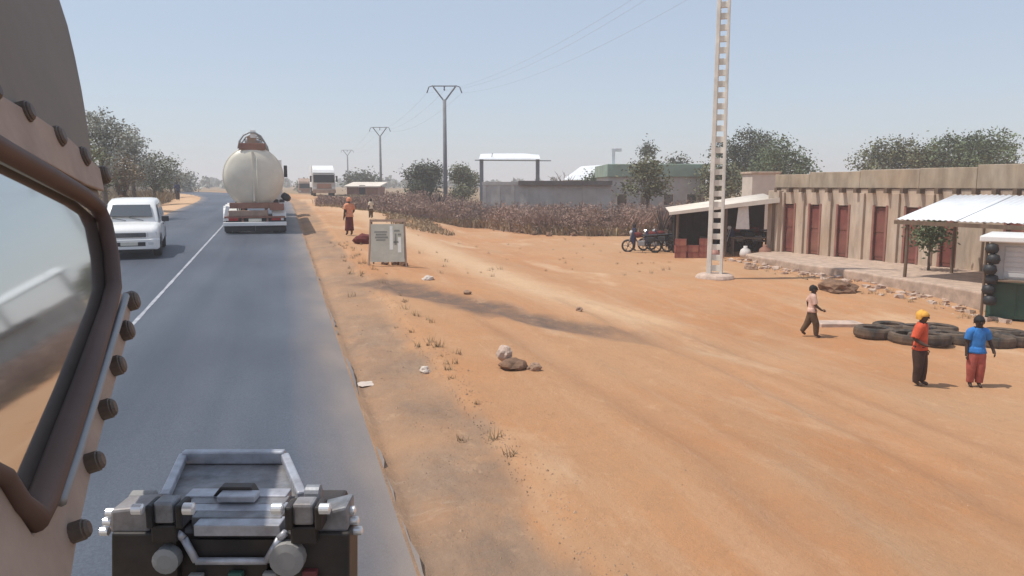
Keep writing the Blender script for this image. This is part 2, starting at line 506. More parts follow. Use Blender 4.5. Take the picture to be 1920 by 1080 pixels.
for k, p in enumerate(gv):
    if 2 < p[0] < 20 and 3 < p[1] < 26:
        wob = 0.15 * noise.noise((p[0] * 1.5, p[1] * 1.5, 21))
        rv[k] = max(math.exp(-((polyd(p, pl)[0] + wob) / 0.32) ** 2) for pl in RUTS) * (0.6 + 0.6 * noise.noise((p[0] * 0.4, p[1] * 0.4, 2)))
rt.data.foreach_set('value', rv)

# road: a slab with ragged edges, 8 cm thick
def road_material():
    m = bpy.data.materials.new('asphalt'); m.use_nodes = True
    nt = m.node_tree; L = nt.links; b = nt.nodes['Principled BSDF']
    geo = _n(nt, 'ShaderNodeNewGeometry')
    def nz(scale, stretch=(1, 1, 1), det=7):
        n = _n(nt, 'ShaderNodeTexNoise'); n.inputs['Scale'].default_value = scale; n.inputs['Detail'].default_value = det
        mp = _n(nt, 'ShaderNodeMapping'); mp.inputs['Scale'].default_value = stretch
        L.new(geo.outputs['Position'], mp.inputs[0]); L.new(mp.outputs[0], n.inputs['Vector']); return n.outputs['Fac']
    r = _n(nt, 'ShaderNodeValToRGB'); L.new(nz(0.9, (1.6, 0.07, 1)), r.inputs[0])
    r.color_ramp.elements[0].position = 0.32; r.color_ramp.elements[1].position = 0.7
    r.color_ramp.elements[0].color = (0.046, 0.058, 0.082, 1); r.color_ramp.elements[1].color = (0.076, 0.087, 0.112, 1)
    r2 = _n(nt, 'ShaderNodeValToRGB'); L.new(nz(45, det=3), r2.inputs[0])
    r2.color_ramp.elements[0].color = (0.72, 0.72, 0.72, 1); r2.color_ramp.elements[1].color = (1.25, 1.25, 1.25, 1)
    r2.color_ramp.elements[0].position = 0.3; r2.color_ramp.elements[1].position = 0.7
    mx = _n(nt, 'ShaderNodeMixRGB', blend_type='MULTIPLY'); mx.inputs[0].default_value = 0.8
    L.new(r.outputs[0], mx.inputs[1]); L.new(r2.outputs[0], mx.inputs[2])
    r3 = _n(nt, 'ShaderNodeValToRGB'); L.new(nz(0.35, (1, 0.5, 1), 9), r3.inputs[0])
    r3.color_ramp.elements[0].position = 0.38; r3.color_ramp.elements[1].position = 0.62
    r3.color_ramp.elements[0].color = (0.80, 0.80, 0.82, 1); r3.color_ramp.elements[1].color = (1.16, 1.15, 1.12, 1)
    m2 = _n(nt, 'ShaderNodeMixRGB', blend_type='MULTIPLY'); m2.inputs[0].default_value = 1.0
    L.new(mx.outputs[0], m2.inputs[1]); L.new(r3.outputs[0], m2.inputs[2]); mx = m2
    # dust blown in from the right-hand edge
    at = _n(nt, 'ShaderNodeAttribute', attribute_name='edge')
    a = _n(nt, 'ShaderNodeMath', operation='MULTIPLY'); L.new(at.outputs['Fac'], a.inputs[0]); L.new(nz(1.3, (1, 0.35, 1)), a.inputs[1])
    dm = _n(nt, 'ShaderNodeMixRGB'); dm.inputs[2].default_value = (0.36, 0.27, 0.20, 1)
    L.new(a.outputs[0], dm.inputs[0]); L.new(mx.outputs[0], dm.inputs[1])
    L.new(dm.outputs[0], b.inputs['Base Color'])
    b.inputs['Roughness'].default_value = 0.62; b.inputs['Specular IOR Level'].default_value = 0.5
    bp = _n(nt, 'ShaderNodeBump'); bp.inputs['Strength'].default_value = 0.35; bp.inputs['Distance'].default_value = 0.008
    L.new(nz(70, det=3), bp.inputs['Height']); L.new(bp.outputs[0], b.inputs['Normal'])
    return m
ry = axis_pts([(-60, 2, 4), (2, 40, 0.25), (40, 120, 1.0), (120, 700, 12)])
rm = MB(); cols = [0, 0.02, 0.1, 0.2, 0.35, 0.5, 0.65, 0.8, 0.88, 0.94, 0.98, 1.0]
redge = []
for y in ry:
    c = bend(y)
    xr = XR + 0.05 * noise.noise((0, y * 0.5, 0)) + 0.04 * noise.noise((0, y * 2.3, 7))
    xl = XL + 0.08 * noise.noise((5, y * 0.5, 0))
    rm.v.append((c + xl, y, rz_(y) - 0.12)); redge.append(0.6)
    for k in cols:
        rm.v.append((c + xl + (xr - xl) * k, y, rz_(y) - 0.03 * (2 * k - 1) ** 4 * 0.5)); redge.append(max(sstep(0.88, 1.0, k) * 0.9, sstep(0.10, 0.0, k) * 0.8))
    rm.v.append((c + xr, y, rz_(y) - 0.12)); redge.append(0.3)
W = len(cols) + 2
rm.f = [(j * W + i, j * W + i + 1, (j + 1) * W + i + 1, (j + 1) * W + i) for j in range(len(ry) - 1) for i in range(W - 1)]
road = structure(rm.build('road', road_material(), fix=False))
ra = road.data.attributes.new('edge', 'FLOAT', 'POINT'); ra.data.foreach_set('value', np.array(redge, dtype=np.float32))
cl = MB()
ly = axis_pts([(-10, 40, 0.5), (40, 120, 1.5)])
for y in ly:
    c = bend(y) + XC
    wv = 0.036 + 0.014 * noise.noise((3, y * 1.1, 0))
    cl.v += [(c - wv, y, rz_(y) + 0.006), (c + wv, y, rz_(y) + 0.006)]
cl.f = [(2 * i, 2 * i + 1, 2 * i + 3, 2 * i + 2) for i in range(len(ly) - 1)]
structure(cl.build('centre_line', 'line_paint', fix=False))

# ------------------------------------------------------------------ the vehicle the picture is taken from
hull = thing('armoured_vehicle', 'sand coloured armoured vehicle hull under the black mount, camera looks over its roof', 'vehicle', (0, 0, 0))
MB().box(-1.15, 1.0, -3.2, 1.45, 0.75, 2.0).build('hull', 'vehicle_tan', hull, 0.04)
MB().box(-1.1, 0.95, 1.452, 2.5, 0.75, 1.25).build('bonnet', 'vehicle_tan', hull, 0.05)
for sx in (-1.02, 0.82):
    for yy in (-2.4, 1.75):
        z0 = rz_(yy) + 0.5
        t = MB().lathe([(0.28, -0.15), (0.47, -0.15), (0.5, -0.08), (0.5, 0.08), (0.47, 0.15), (0.28, 0.15)], 24, 'x', (sx, yy, z0)).build('wheel', 'tyre', hull, smooth=False)
        MB().lathe([(0.05, -0.155), (0.26, -0.12), (0.26, 0.12), (0.05, 0.155)], 16, 'x', (sx, yy, z0)).build('rim', 'vehicle_tan', t)
for sx in (-0.8, 0.65):
    MB().lathe([(0.09, 0.0), (0.09, 0.03), (0.07, 0.045)], 16, 'y', (sx, 2.5, 1.05)).build('headlight', 'lamp_clear', hull)

AL = math.radians(14.8)
SN = Vector((math.cos(AL), 0, math.sin(AL)))
def sp(px, py, off=0.0):
    """a photograph outline point laid on the shield's own plane, 0.3 m left of the eye"""
    r = ray(px, py)
    return CAMP + r * (-0.30 / r.dot(SN)) + SN * off
shield = thing('armoured_window_shield', 'brown armoured shield with bolted window in dark frame, along left edge of view', 'shield', (-0.6, 0.8, 2.0))
def sh_build(mb, *a, **k):
    o = mb.build(*a, **k); o.parent = shield; o.matrix_parent_inverse = Matrix.Translation(-Vector(shield.location)); return o
TH_ = SN * -0.035
up = [(88, -70), (112, 0), (128, 50), (142, 110), (154, 170), (164, 230), (172, 290), (180, 345), (188, 372), (150, 352), (0, 272), (-260, 120), (-260, -70)]
sh_build(MB().prism([sp(*p) for p in up], TH_), 'panel', 'vehicle_tan', bevel=0.003)
strip = [(-260, 40), (0, 188), (60, 222), (120, 262), (178, 318), (186, 360), (150, 348), (0, 268), (-260, 116)]
sh_build(MB().prism([sp(*p, 0.009) for p in strip], TH_ * 0.2), 'flange', 'vehicle_rim', bevel=0.002)  # paler than the panel: the light it catches is put into the colour
fl = [(214, 548), (240, 550), (247, 575), (240, 630), (222, 700), (200, 780), (174, 880), (148, 1000), (120, 1180), (-260, 1180), (-260, 800), (0, 905), (62, 1000), (75, 950), (150, 745)]
sh_build(MB().prism([sp(*p) for p in fl], TH_), 'lower_flange', 'vehicle_rim', bevel=0.003)
pane = [(-260, 150), (0, 300), (150, 376), (186, 408), (202, 470), (206, 545), (144, 740), (62, 962), (0, 890), (-260, 780)]
sh_build(MB().prism([sp(*p, -0.006) for p in pane], SN * -0.05), 'glass_pane', 'armour_glass')
fc = [(-260, 133), (-100, 225), (0, 283), (80, 327), (150, 367), (178, 389), (192, 420), (204, 480), (208, 540), (198, 580), (150, 725), (110, 835), (72, 940), (58, 975), (30, 945), (0, 898), (-120, 840), (-260, 785)]
fr = [0.0135] * 5 + [0.0125] * 4 + [0.0125, 0.014, 0.0145, 0.0145, 0.013, 0.009, 0.009, 0.009, 0.009]
sh_build(MB().tube([sp(*p, 0.004) for p in fc], fr, 14), 'window_frame', 'frame_brown', smooth=True)
gs = [(216, 560), (190, 640), (150, 760), (112, 870), (82, 950)]
sh_build(MB().tube([sp(p[0] + 3, p[1], 0.014) for p in gs], 0.006, 8), 'gasket', 'steel_grey', smooth=True)
for (bx, by) in [(36, 212), (98, 258), (146, 296), (186, 330), (-30, 172), (-110, 128), (240, 566), (228, 622), (210, 688), (190, 770), (164, 870), (134, 1000), (112, 1130)]:
    c = sp(bx, by, 0.0)
    b = MB()
    q = SN.to_track_quat('Z', 'X').to_matrix().to_4x4()
    dist = (c - CAMP).length
    rr = 0.0118 * min(1.25, max(0.75, dist / 1.15))
    b.lathe([(rr * 1.15, -0.002), (rr * 1.15, 0.012), (rr, 0.013), (rr, 0.015), (rr * 0.7, 0.018)], 12)
    b.v = [tuple(c + (q @ Vector(p))) for p in b.v]
    sh_build(b, 'bolt', 'bolt_dark')
for k in (0.95, 1.3):
    zt = sp(60, 1150).z
    b = MB(); b.bar((-0.42 * k + 0.12, k - 0.35, 1.995), (-0.30 * k + 0.10, k - 0.35, 2.33), 0.05, 0.05)
    sh_build(b, 'support_post', 'vehicle_tan', bevel=0.004)

FH = Vector((math.sin(PS), math.cos(PS), 0))      # the mount is traversed a little to the right of the road
def wy(px, py, Y):
    r = ray(px, py); return CAMP + r * (Y / r.dot(FH))
ROTM = Matrix.Rotation(-PS, 4, 'Z')
mount = thing('weapon_mount', 'black and grey metal mount with bright bolts and slatted lid, bottom of view', 'metal mount', (-0.08, 1.15, 2.0))
def mt_build(mb, *a, **k):
    o = mb.build(*a, **k); o.parent = mount; o.matrix_parent_inverse = Matrix.Translation(-Vector(mount.location)); return o
def pbox(x0, x1, y0, y1, Y, th):
    a, b = wy(x0, y0, Y), wy(x1, y1, Y)
    v = [a.dot(CR), b.dot(CR)]
    return MB().box(min(v), max(v), Y, Y + th, min(a.z, b.z), max(a.z, b.z), ROTM)
def pprism(pts, Y, th):
    return MB().prism([wy(x, y, Y) for x, y in pts], FH * th)
bz = ROTM.inverted() @ wy(435, 1040, 1.0)
mt_build(MB().box(bz.x - 0.10, bz.x + 0.10, 1.02, 1.28, 2.0, bz.z - 0.02, ROTM), 'pedestal', 'gun_black', bevel=0.006)
mt_build(MB().box(bz.x - 0.17, bz.x + 0.17, 0.94, 1.36, 1.996, 2.03, ROTM), 'base_plate', 'gun_sand', bevel=0.006)
mt_build(pprism([(208, 1000), (330, 1000), (335, 1130), (208, 1130)], 1.0, 0.06), 'side_plate', 'gun_black', bevel=0.003)
mt_build(pprism([(535, 1000), (655, 1000), (655, 1130), (535, 1130)], 1.0, 0.06), 'side_plate', 'gun_black', bevel=0.003)
mt_build(pprism([(335, 1000), (532, 1000), (532, 1130), (335, 1130)], 1.012, 0.09), 'receiver', 'gun_black', bevel=0.002)
mt_build(pprism([(206, 957), (278, 950), (282, 1000), (206, 1000)], 1.006, 0.05), 'cover_block', 'gun_grey', bevel=0.004)
mt_build(pprism([(590, 965), (650, 950), (652, 998), (590, 998)], 1.006, 0.05), 'cover_block', 'gun_grey', bevel=0.004)
# rim of the recess
rim = [(330, 998), (345, 1010), (368, 1052), (500, 1052), (524, 1010), (536, 998)]
b = MB()
for i in range(len(rim) - 1):
    b.tube([wy(*rim[i], 0.998), wy(*rim[i + 1], 0.998)], 0.0052, 8)
mt_build(b, 'recess_rim', 'gun_pale', smooth=True)
mt_build(pprism([(350, 1012), (519, 1012), (498, 1044), (370, 1044)], 1.006, 0.02), 'recess', 'gun_black')
mt_build(pprism([(366, 1058), (502, 1058), (502, 1130), (366, 1130)], 1.004, 0.02), 'lower_block', 'gun_black', bevel=0.002)
# stepped deck of slats
for i, (y0, y1, k, mm) in enumerate([(985, 1000, 1.00, 'gun_pale'), (970, 983, 1.022, 'gun_grey'), (957, 969, 1.044, 'gun_pale'), (944, 956, 1.066, 'gun_grey'), (930, 943, 1.088, 'gun_pale')]):
    mt_build(pbox(362 - 4 * i, 525 + 3 * i, y0, y1 + 6, k, 0.03), 'slat', mm, bevel=0.0015)
# lid, leaning away
lidq = [wy(308, 934, 1.09), wy(566, 930, 1.09), wy(534, 856, 1.26), wy(344, 856, 1.26)]
nrm = (lidq[1] - lidq[0]).cross(lidq[3] - lidq[0]).normalized()
mt_build(MB().prism([p - nrm * 0.012 for p in lidq], -nrm * 0.006), 'lid_panel', 'gun_grey', bevel=0.001)
b = MB()
b.bar(lidq[3], lidq[2], 0.017, 0.022); mt_build(b, 'lid_bar', 'gun_pale', bevel=0.003)
for a_, c_ in ((0, 3), (1, 2)):
    b = MB(); b.bar(lidq[a_], lidq[c_], 0.014, 0.014); mt_build(b, 'lid_arm', 'gun_pale', bevel=0.003)
b = MB(); b.bar(lidq[3] - FH * 0.03 - Vector((0, 0, 0.022)), lidq[2] - FH * 0.03 - Vector((0, 0, 0.022)), 0.008, 0.006); mt_build(b, 'lid_rib', 'gun_black')
mt_build(pprism([(398, 932), (412, 914), (470, 914), (480, 930)], 1.085, 0.02), 'lid_handle', 'gun_black', bevel=0.002)
mt_build(pbox(405, 478, 931, 943, 1.062, 0.025), 'latch', 'gun_pale', bevel=0.002)
for cx, cy in ((306, 965), (568, 968)):
    mt_build(pbox(cx - 21, cx + 20, cy - 22, cy + 18, 0.985, 0.03), 'clamp', 'gun_grey', bevel=0.004)
    for s in (-1, 1):
        mt_build(pbox(cx + s * 28 - 8, cx + s * 28 + 8, cy - 16, cy + 28, 0.978, 0.035), 'clamp_cheek', 'gun_black', bevel=0.003)
    mt_build(pbox(cx - 25, cx + 25, cy + 20, cy + 54, 0.988, 0.03), 'clamp_foot', 'gun_black', bevel=0.003)
def knob(px, py, r, Y, ax='x', m_='bolt_bright', name='bolt', th=0.012):
    c = wy(px, py, Y); b = MB()
    b.lathe([(r * 0.55, -th), (r, -th * 0.8), (r, th * 0.8), (r * 0.55, th)], 16, ax)
    b.v = [tuple(c + (ROTM @ Vector(p))) for p in b.v]
    return mt_build(b, name, m_, smooth=False)
for px, py in ((208, 961), (203, 978), (197, 996), (658, 957), (664, 976), (671, 995)):
    knob(px, py, 0.0062, 1.03, th=0.007)
for px, py, r in ((258, 955, 0.009), (354, 954, 0.010), (520, 954, 0.0095), (609, 954, 0.009)):
    knob(px, py, r * 0.8, 0.975, 'x', th=0.008)
knob(588, 926, 0.013, 1.05, 'x', 'gun_grey', 'adjusting_wheel', 0.012)
knob(270, 935, 0.012, 1.07, 'x', 'gun_sand', 'adjusting_wheel', 0.02)
for px, py, r, mm in ((314, 1048, 0.018, 'steel_grey'), (540, 1046, 0.0235, 'gun_sand')):
    o = knob(px, py, r, 0.992, 'y', mm, 'round_boss', 0.01)
for px, py, mm in ((440, 1082, 'green_bit'), (505, 1082, 'gun_sand'), (580, 1078, 'red_bit'), (585, 1092, 'green_bit'), (365, 1086, 'gun_sand')):
    mt_build(pbox(px - 14, px + 14, py - 6, py + 20, 0.99, 0.012), 'tab', mm, bevel=0.002)

# ------------------------------------------------------------------ wheels shared by the vehicles
def wheel(parent, x, y, r, wd, n=24, dual=False, name='wheel', rimmat='rim'):
    b = MB()
    for off in ((-wd * 0.55, wd * 0.55) if dual else (0,)):
        b.lathe([(r * 0.58, off - wd / 2), (r * 0.93, off - wd / 2), (r, off - wd * 0.3), (r, off + wd * 0.3), (r * 0.93, off + wd / 2), (r * 0.58, off + wd / 2)], n, 'x', (x, y, r))
    t = b.build('tyre' if False else name, 'tyre', parent)
    ww = wd * (1.05 if dual else 0.45)
    rb = MB().lathe([(r * 0.12, -ww * 1.02), (r * 0.35, -ww * 0.9), (r * 0.56, -ww * 1.0), (r * 0.58, -ww * 0.5), (r * 0.58, ww * 0.5), (r * 0.56, ww), (r * 0.35, ww * 0.9), (r * 0.12, ww * 1.02)], 16, 'x', (x, y, r))
    rb.build('rim', rimmat, t)
    return t

# ------------------------------------------------------------------ tanker lorry (seen from behind)
TY = 34.3
tk = thing('tanker_truck', 'cream tanker lorry seen from behind on the road ahead', 'tanker truck', (XC + (XR - XC) / 2 - 0.15, TY, rz_(TY) + 0.003))
tk.rotation_euler = (math.atan(0.0235), 0, 0)
LEN = 10.6
zc, ra_x, ra_z = 2.36, 1.22, 1.27
prof = [(0.02, -0.30), (0.30, -0.285), (0.6, -0.23), (0.85, -0.14), (0.97, -0.03), (1.0, 0.06), (1.0, LEN - 0.06), (0.97, LEN + 0.03), (0.8, LEN + 0.16), (0.4, LEN + 0.27), (0.02, LEN + 0.3)]
tankb = MB().lathe(prof, 48, 'y', (0, 0.6, zc), ra_x, ra_z)
tank = tankb.build('tank', 'tank_cream', tk, smooth=True)
for yy in (0.66, 3.1, 5.6, 8.1, 10.9):
    MB().lathe([(1.0, -0.05), (1.018, -0.04), (1.018, 0.04), (1.0, 0.05)], 48, 'y', (0, yy, zc), ra_x, ra_z).build('tank_ring', 'tank_cream', tank, smooth=True)
MB().prism([(-0.035, 0.42, 1.35), (0.035, 0.42, 1.35), (0.035, 0.47, 3.45), (-0.035, 0.47, 3.45)], (0, -0.15, 0)).build('rear_rib', 'tank_cream', tank, 0.01)
MB().tube([(0.16, 0.27, 1.3), (0.16, 0.24, 2.2), (0.15, 0.33, 3.2)], 0.022, 8).build('rear_pipe', 'tank_cream', tank, smooth=True)
MB().box(-0.48, 0.48, 0.55, 10.6, 3.57, 3.66).build('catwalk', 'truck_dust', tk, 0.01)
MB().box(-0.52, 0.52, 0.50, 0.56, 3.50, 3.78).build('catwalk_kickboard', 'truck_red', tk, 0.008)
for i in range(4):
    yy = 1.4 + 2.5 * i
    mh = MB().lathe([(0.30, 3.6), (0.30, 3.86), (0.34, 3.87), (0.34, 3.92), (0.12, 4.0), (0.02, 4.0)], 20, 'z', (0, yy, 0)).build('manhole', 'steel_grey', tk, smooth=False)
    MB().bar((-0.34, yy, 3.95), (0.34, yy, 3.95), 0.05, 0.04).build('manhole_bar', 'black_plastic', mh)
for yy in (0.62, 3.0, 5.5, 8.0, 10.4):
    arc = [(-0.56, yy, 3.55), (-0.50, yy, 3.85), (-0.33, yy, 4.10), (-0.1, yy, 4.22), (0.14, yy, 4.22), (0.36, yy, 4.08), (0.50, yy, 3.84), (0.56, yy, 3.55)]
    MB().tube(arc, 0.035, 8).build('roll_hoop', 'steel_grey', tk, smooth=True)
for s in (-1, 1):
    MB().tube([(s * 0.50, 0.62, 3.85), (s * 0.50, 10.4, 3.85)], 0.022, 8).build('hand_rail', 'steel_grey', tk, smooth=True)
MB().box(-0.2, 0.18, 0.72, 1.02, 3.66, 4.08).build('hatch_box', 'truck_dust', tk, 0.02)
MB().box(-0.06, 0.16, 0.66, 0.70, 4.0, 4.32).build('hatch_lid', 'white_paint', tk, 0.01)
# chassis and rear
for s in (-1, 1):
    MB().box(s * 0.45 - 0.05, s * 0.45 + 0.05, 0.35, 14.2, 0.92, 1.16).build('chassis_rail', 'truck_red', tk, 0.01)
MB().box(-1.0, 1.0, 0.30, 0.42, 1.06, 1.30).build('rear_crossmember', 'truck_red', tk, 0.02)
MB().box(-1.05, 0.52, 0.22, 0.32, 0.74, 0.98).build('rear_panel', 'truck_dust', tk, 0.02)
MB().box(0.60, 1.20, 0.24, 0.5, 0.98, 1.26).build('hose_box', 'truck_red', tk, 0.02)
MB().box(-1.22, 1.22, 0.20, 0.34, 0.66, 0.735).build('lamp_rail', 'truck_red', tk, 0.01)
for s in (-1, 1):
    for k, (x0, x1, mm) in enumerate(((0.66, 0.86, 'lamp_red'), (0.88, 1.04, 'lamp_red'), (1.05, 1.16, 'lamp_clear'))):
        MB().box(min(s * x0, s * x1), max(s * x0, s * x1), 0.15, 0.198, 0.56, 0.655).build('tail_lamp', mm, tk, 0.006)
MB().box(-0.26, 0.26, 0.17, 0.199, 0.52, 0.64).build('number_plate', 'plate', tk)
MB().box(-1.27, 1.27, 0.08, 0.22, 0.34, 0.50).build('bumper', 'white_paint', tk, 0.02)
for s in (-1, 1):
    MB().bar((s * 0.5, 0.2, 0.45), (s * 0.5, 0.45, 0.95), 0.08, 0.08).build('bumper_bracket', 'truck_red', tk)
for yy in (0.95, 2.25, 3.55):
    for s in (-1, 1):
        wheel(tk, s * 0.97, yy, 0.51, 0.27, dual=True)
        a = [(s * 0.70, yy + 0.62 * math.cos(q), 0.51 + 0.62 * math.sin(q)) for q in np.linspace(0.25, PI - 0.25, 9)]
        f = MB()
        for i in range(8):
            f.add([a[i], a[i + 1], (s * 1.27, *a[i + 1][1:]), (s * 1.27, *a[i][1:])], [(0, 1, 2, 3)])
        fo = f.build('mudguard', 'white_paint', tk)
        sm = fo.modifiers.new('thick', 'SOLIDIFY'); sm.thickness = 0.02
    MB().tube([(-0.9, yy, 0.51), (0.9, yy, 0.51)], 0.09, 8).build('axle', 'truck_red', tk)
for s in (-1, 1):
    MB().box(s * 0.63 - 0.615, s * 0.63 + 0.615, 0.34, 0.352, 0.10, 0.66).build('mud_flap', 'black_plastic', tk)
MB().prism([(-1.18, 0.30, 0.52), (-1.28, 0.30, 0.55), (-1.14, 0.30, 1.18), (-0.98, 0.30, 1.14)], (0, 0.10, 0)).build('rear_ladder_guard', 'white_paint', tk, 0.01)
# tractor cab ahead of the tank
cab = MB().prism([(-1.2, 12.3, 0.75), (-1.2, 14.6, 0.75), (-1.2, 14.6, 2.0), (-1.2, 14.35, 3.1), (-1.2, 12.3, 3.2)], (2.4, 0, 0)).build('cab', 'white_paint', tk, 0.05)
MB().prism([(-1.05, 14.63, 2.0), (1.05, 14.63, 2.0), (1.05, 14.42, 2.95), (-1.05, 14.42, 2.95)], (0, 0.01, 0)).build('windscreen', 'glass_dark', cab)
for s in (-1, 1):
    MB().bar((s * 1.2, 14.4, 2.3), (s * 1.40, 14.5, 2.3), 0.04, 0.04).build('mirror_arm', 'black_plastic', tk)
    MB().box(s * 1.42 - 0.10, s * 1.42 + 0.10, 14.44, 14.54, 2.15, 2.85).build('mirror', 'black_plastic', tk, 0.02)
    for yy in (10.2, 13.9):
        wheel(tk, s * 0.98, yy, 0.51, 0.28, dual=yy < 12)
MB().tube([(1.16, 0.72, 1.62), (1.30, 0.78, 1.50), (1.36, 0.95, 1.46)], [0.13, 0.17, 0.15], 10).build('hose_end', 'black_plastic', tk, smooth=True)

# ------------------------------------------------------------------ white off-road car (oncoming lane)
CY = 28.2
car = thing('white_car', 'white high roofed car facing us in the left lane', 'car', (XC - 2.0, CY, rz_(CY) + 0.004))
car.rotation_euler = (-math.atan(0.0235), 0, PI + math.radians(5))          # +y local = front, turned towards us
def loft(secs):
    """stations along y of half-sections mirrored in x"""
    b = MB(); n = len(secs[0][1]) * 2
    for y, half in secs:
        ring = [(x, y, z) for x, z in half] + [(-x, y, z) for x, z in reversed(half)]
        b.v += ring
    for i in range(len(secs) - 1):
        for k in range(n):
            b.f.append((i * n + k, i * n + (k + 1) % n, (i + 1) * n + (k + 1) % n, (i + 1) * n + k))
    b.f.append(tuple(range(n))[::-1]); b.f.append(tuple((len(secs) - 1) * n + k for k in range(n)))
    return b
def lower(y, wd, zb, zt, cr=0.05):
    return (y, [(wd * 0.94, zb), (wd, zb + 0.10), (wd, zb + (zt - zb) * 0.62), (wd * 0.985, zt - 0.10), (wd * 0.93, zt - 0.02), (wd * 0.80, zt + cr * 0.4), (wd * 0.35, zt + cr)])
body = loft([lower(-2.18, 0.74, 0.42, 0.98, 0.02), lower(-2.10, 0.84, 0.36, 1.02, 0.02), lower(-1.2, 0.86, 0.33, 1.06, 0.02), lower(0.0, 0.865, 0.33, 1.06, 0.02), lower(0.75, 0.865, 0.33, 1.04, 0.02),
             lower(1.0, 0.86, 0.34, 1.04, 0.03), lower(1.6, 0.845, 0.36, 1.0, 0.035), lower(2.0, 0.82, 0.38, 0.95, 0.03), lower(2.14, 0.76, 0.42, 0.88, 0.02), lower(2.2, 0.68, 0.46, 0.80, 0.01)]).build('body', 'car_white', car, 0.0, True)
def upper(y, wb, wt, zt):
    zb = 1.02
    return (y, [(wb, zb), (wb * 0.6 + wt * 0.4, zb + (zt - zb) * 0.4), (wt + 0.02, zt - 0.10), (wt - 0.05, zt - 0.02), (wt * 0.6, zt)])
cabn = loft([upper(-2.05, 0.80, 0.78, 1.12), upper(-1.86, 0.82, 0.70, 1.66), upper(-1.5, 0.825, 0.70, 1.74), upper(-0.4, 0.83, 0.70, 1.76), upper(0.25, 0.83, 0.69, 1.72), upper(0.42, 0.83, 0.69, 1.64), upper(1.0, 0.82, 0.78, 1.06)]).build('cabin', 'car_white', car, 0.0, True)
MB().prism([(-0.62, 0.93, 1.21), (0.62, 0.93, 1.21), (0.55, 0.54, 1.55), (-0.55, 0.54, 1.55)], (0, 0.04, 0.035)).build('windscreen', 'glass_dark', car)
MB().prism([(-0.62, -2.02, 1.18), (0.62, -2.02, 1.18), (0.56, -1.90, 1.58), (-0.56, -1.90, 1.58)], (0, -0.03, 0.01)).build('rear_window', 'glass_dark', car)
for s in (-1, 1):
    for (a0, a1, b0, b1) in ((0.78, -0.25, 0.36, -0.25), (-0.32, -1.25, -0.32, -1.22), (-1.32, -1.85, -1.30, -1.76)):
        MB().prism([(s * 0.818, a0, 1.13), (s * 0.818, a1, 1.13), (s * 0.735, b1, 1.58), (s * 0.735, b0, 1.58)], (s * 0.012, 0, 0.002)).build('side_window', 'glass_dark', car)
    for yy in (0.72, -0.28, -1.28):
        MB().box(s * 0.866 - 0.003, s * 0.866 + 0.003, yy - 0.006, yy + 0.006, 0.45, 1.0).build('door_seam', 'black_plastic', car)
    for yy in (-0.1, -1.12):
        MB().box(min(s * 0.866, s * 0.885), max(s * 0.866, s * 0.885), yy - 0.1, yy + 0.1, 0.90, 0.94).build('door_handle', 'black_plastic', car)
    mi = MB().box(s * 0.98 - 0.11, s * 0.98 + 0.11, 0.70, 0.78, 1.05, 1.22).build('mirror', 'black_plastic', car, 0.02)
    for yy in (1.38, -1.38):
        wheel(car, s * 0.74, yy, 0.345, 0.23)
        a = [(s * 0.868, yy + 0.40 * math.cos(q), 0.345 + 0.40 * math.sin(q)) for q in np.linspace(-0.05, PI + 0.05, 11)]
        f = MB()
        for i in range(10):
            i0, i1 = Vector(a[i]), Vector(a[i + 1])
            c = Vector((s * 0.868, yy, 0.345))
            f.add([i0, i1, c + (i1 - c) * 0.80 + Vector((s * 0.012, 0, 0)), c + (i0 - c) * 0.80 + Vector((s * 0.012, 0, 0))], [(0, 1, 2, 3)])
        f.build('wheel_arch', 'black_plastic', car)
    MB().prism([(s * 0.50, 2.165, 0.66), (s * 0.77, 2.08, 0.68), (s * 0.77, 2.08, 0.82), (s * 0.50, 2.16, 0.81)], (0, 0.05, 0)).build('headlight', 'lamp_clear', car, 0.01)
    MB().box(s * 0.60 - 0.07, s * 0.60 + 0.07, 2.20, 2.29, 0.44, 0.52).build('fog_lamp', 'lamp_clear', car, 0.01)
MB().box(-0.47, 0.47, 2.165, 2.225, 0.665, 0.80).build('grille', 'black_plastic', car, 0.01)
for zz in (0.70, 0.735, 0.77):
    MB().box(-0.45, 0.45, 2.226, 2.234, zz - 0.006, zz + 0.006).build('grille_bar', 'steel_grey', car)
bp_ = loft([(2.0, [(0.84, 0.30), (0.85, 0.36), (0.85, 0.56), (0.83, 0.62)]), (2.18, [(0.78, 0.28), (0.80, 0.34), (0.80, 0.56), (0.78, 0.62)]), (2.28, [(0.60, 0.30), (0.62, 0.35), (0.62, 0.55), (0.60, 0.60)])]).build('bumper', 'car_white', car, 0.02)
MB().box(-0.45, 0.45, 2.282, 2.292, 0.40, 0.52).build('intake', 'black_plastic', car)
MB().box(-0.24, 0.24, 2.293, 2.302, 0.42, 0.52).build('number_plate', 'plate', car)
MB().box(-0.62, 0.62, -1.9, 2.1, 0.2, 0.34).build('underbody', 'black_plastic', car)
for s in (-0.35, 0.15):
    MB().bar((s, 1.03, 1.10), (s + 0.42, 0.93, 1.19), 0.015, 0.015).build('wiper', 'black_plastic', car)

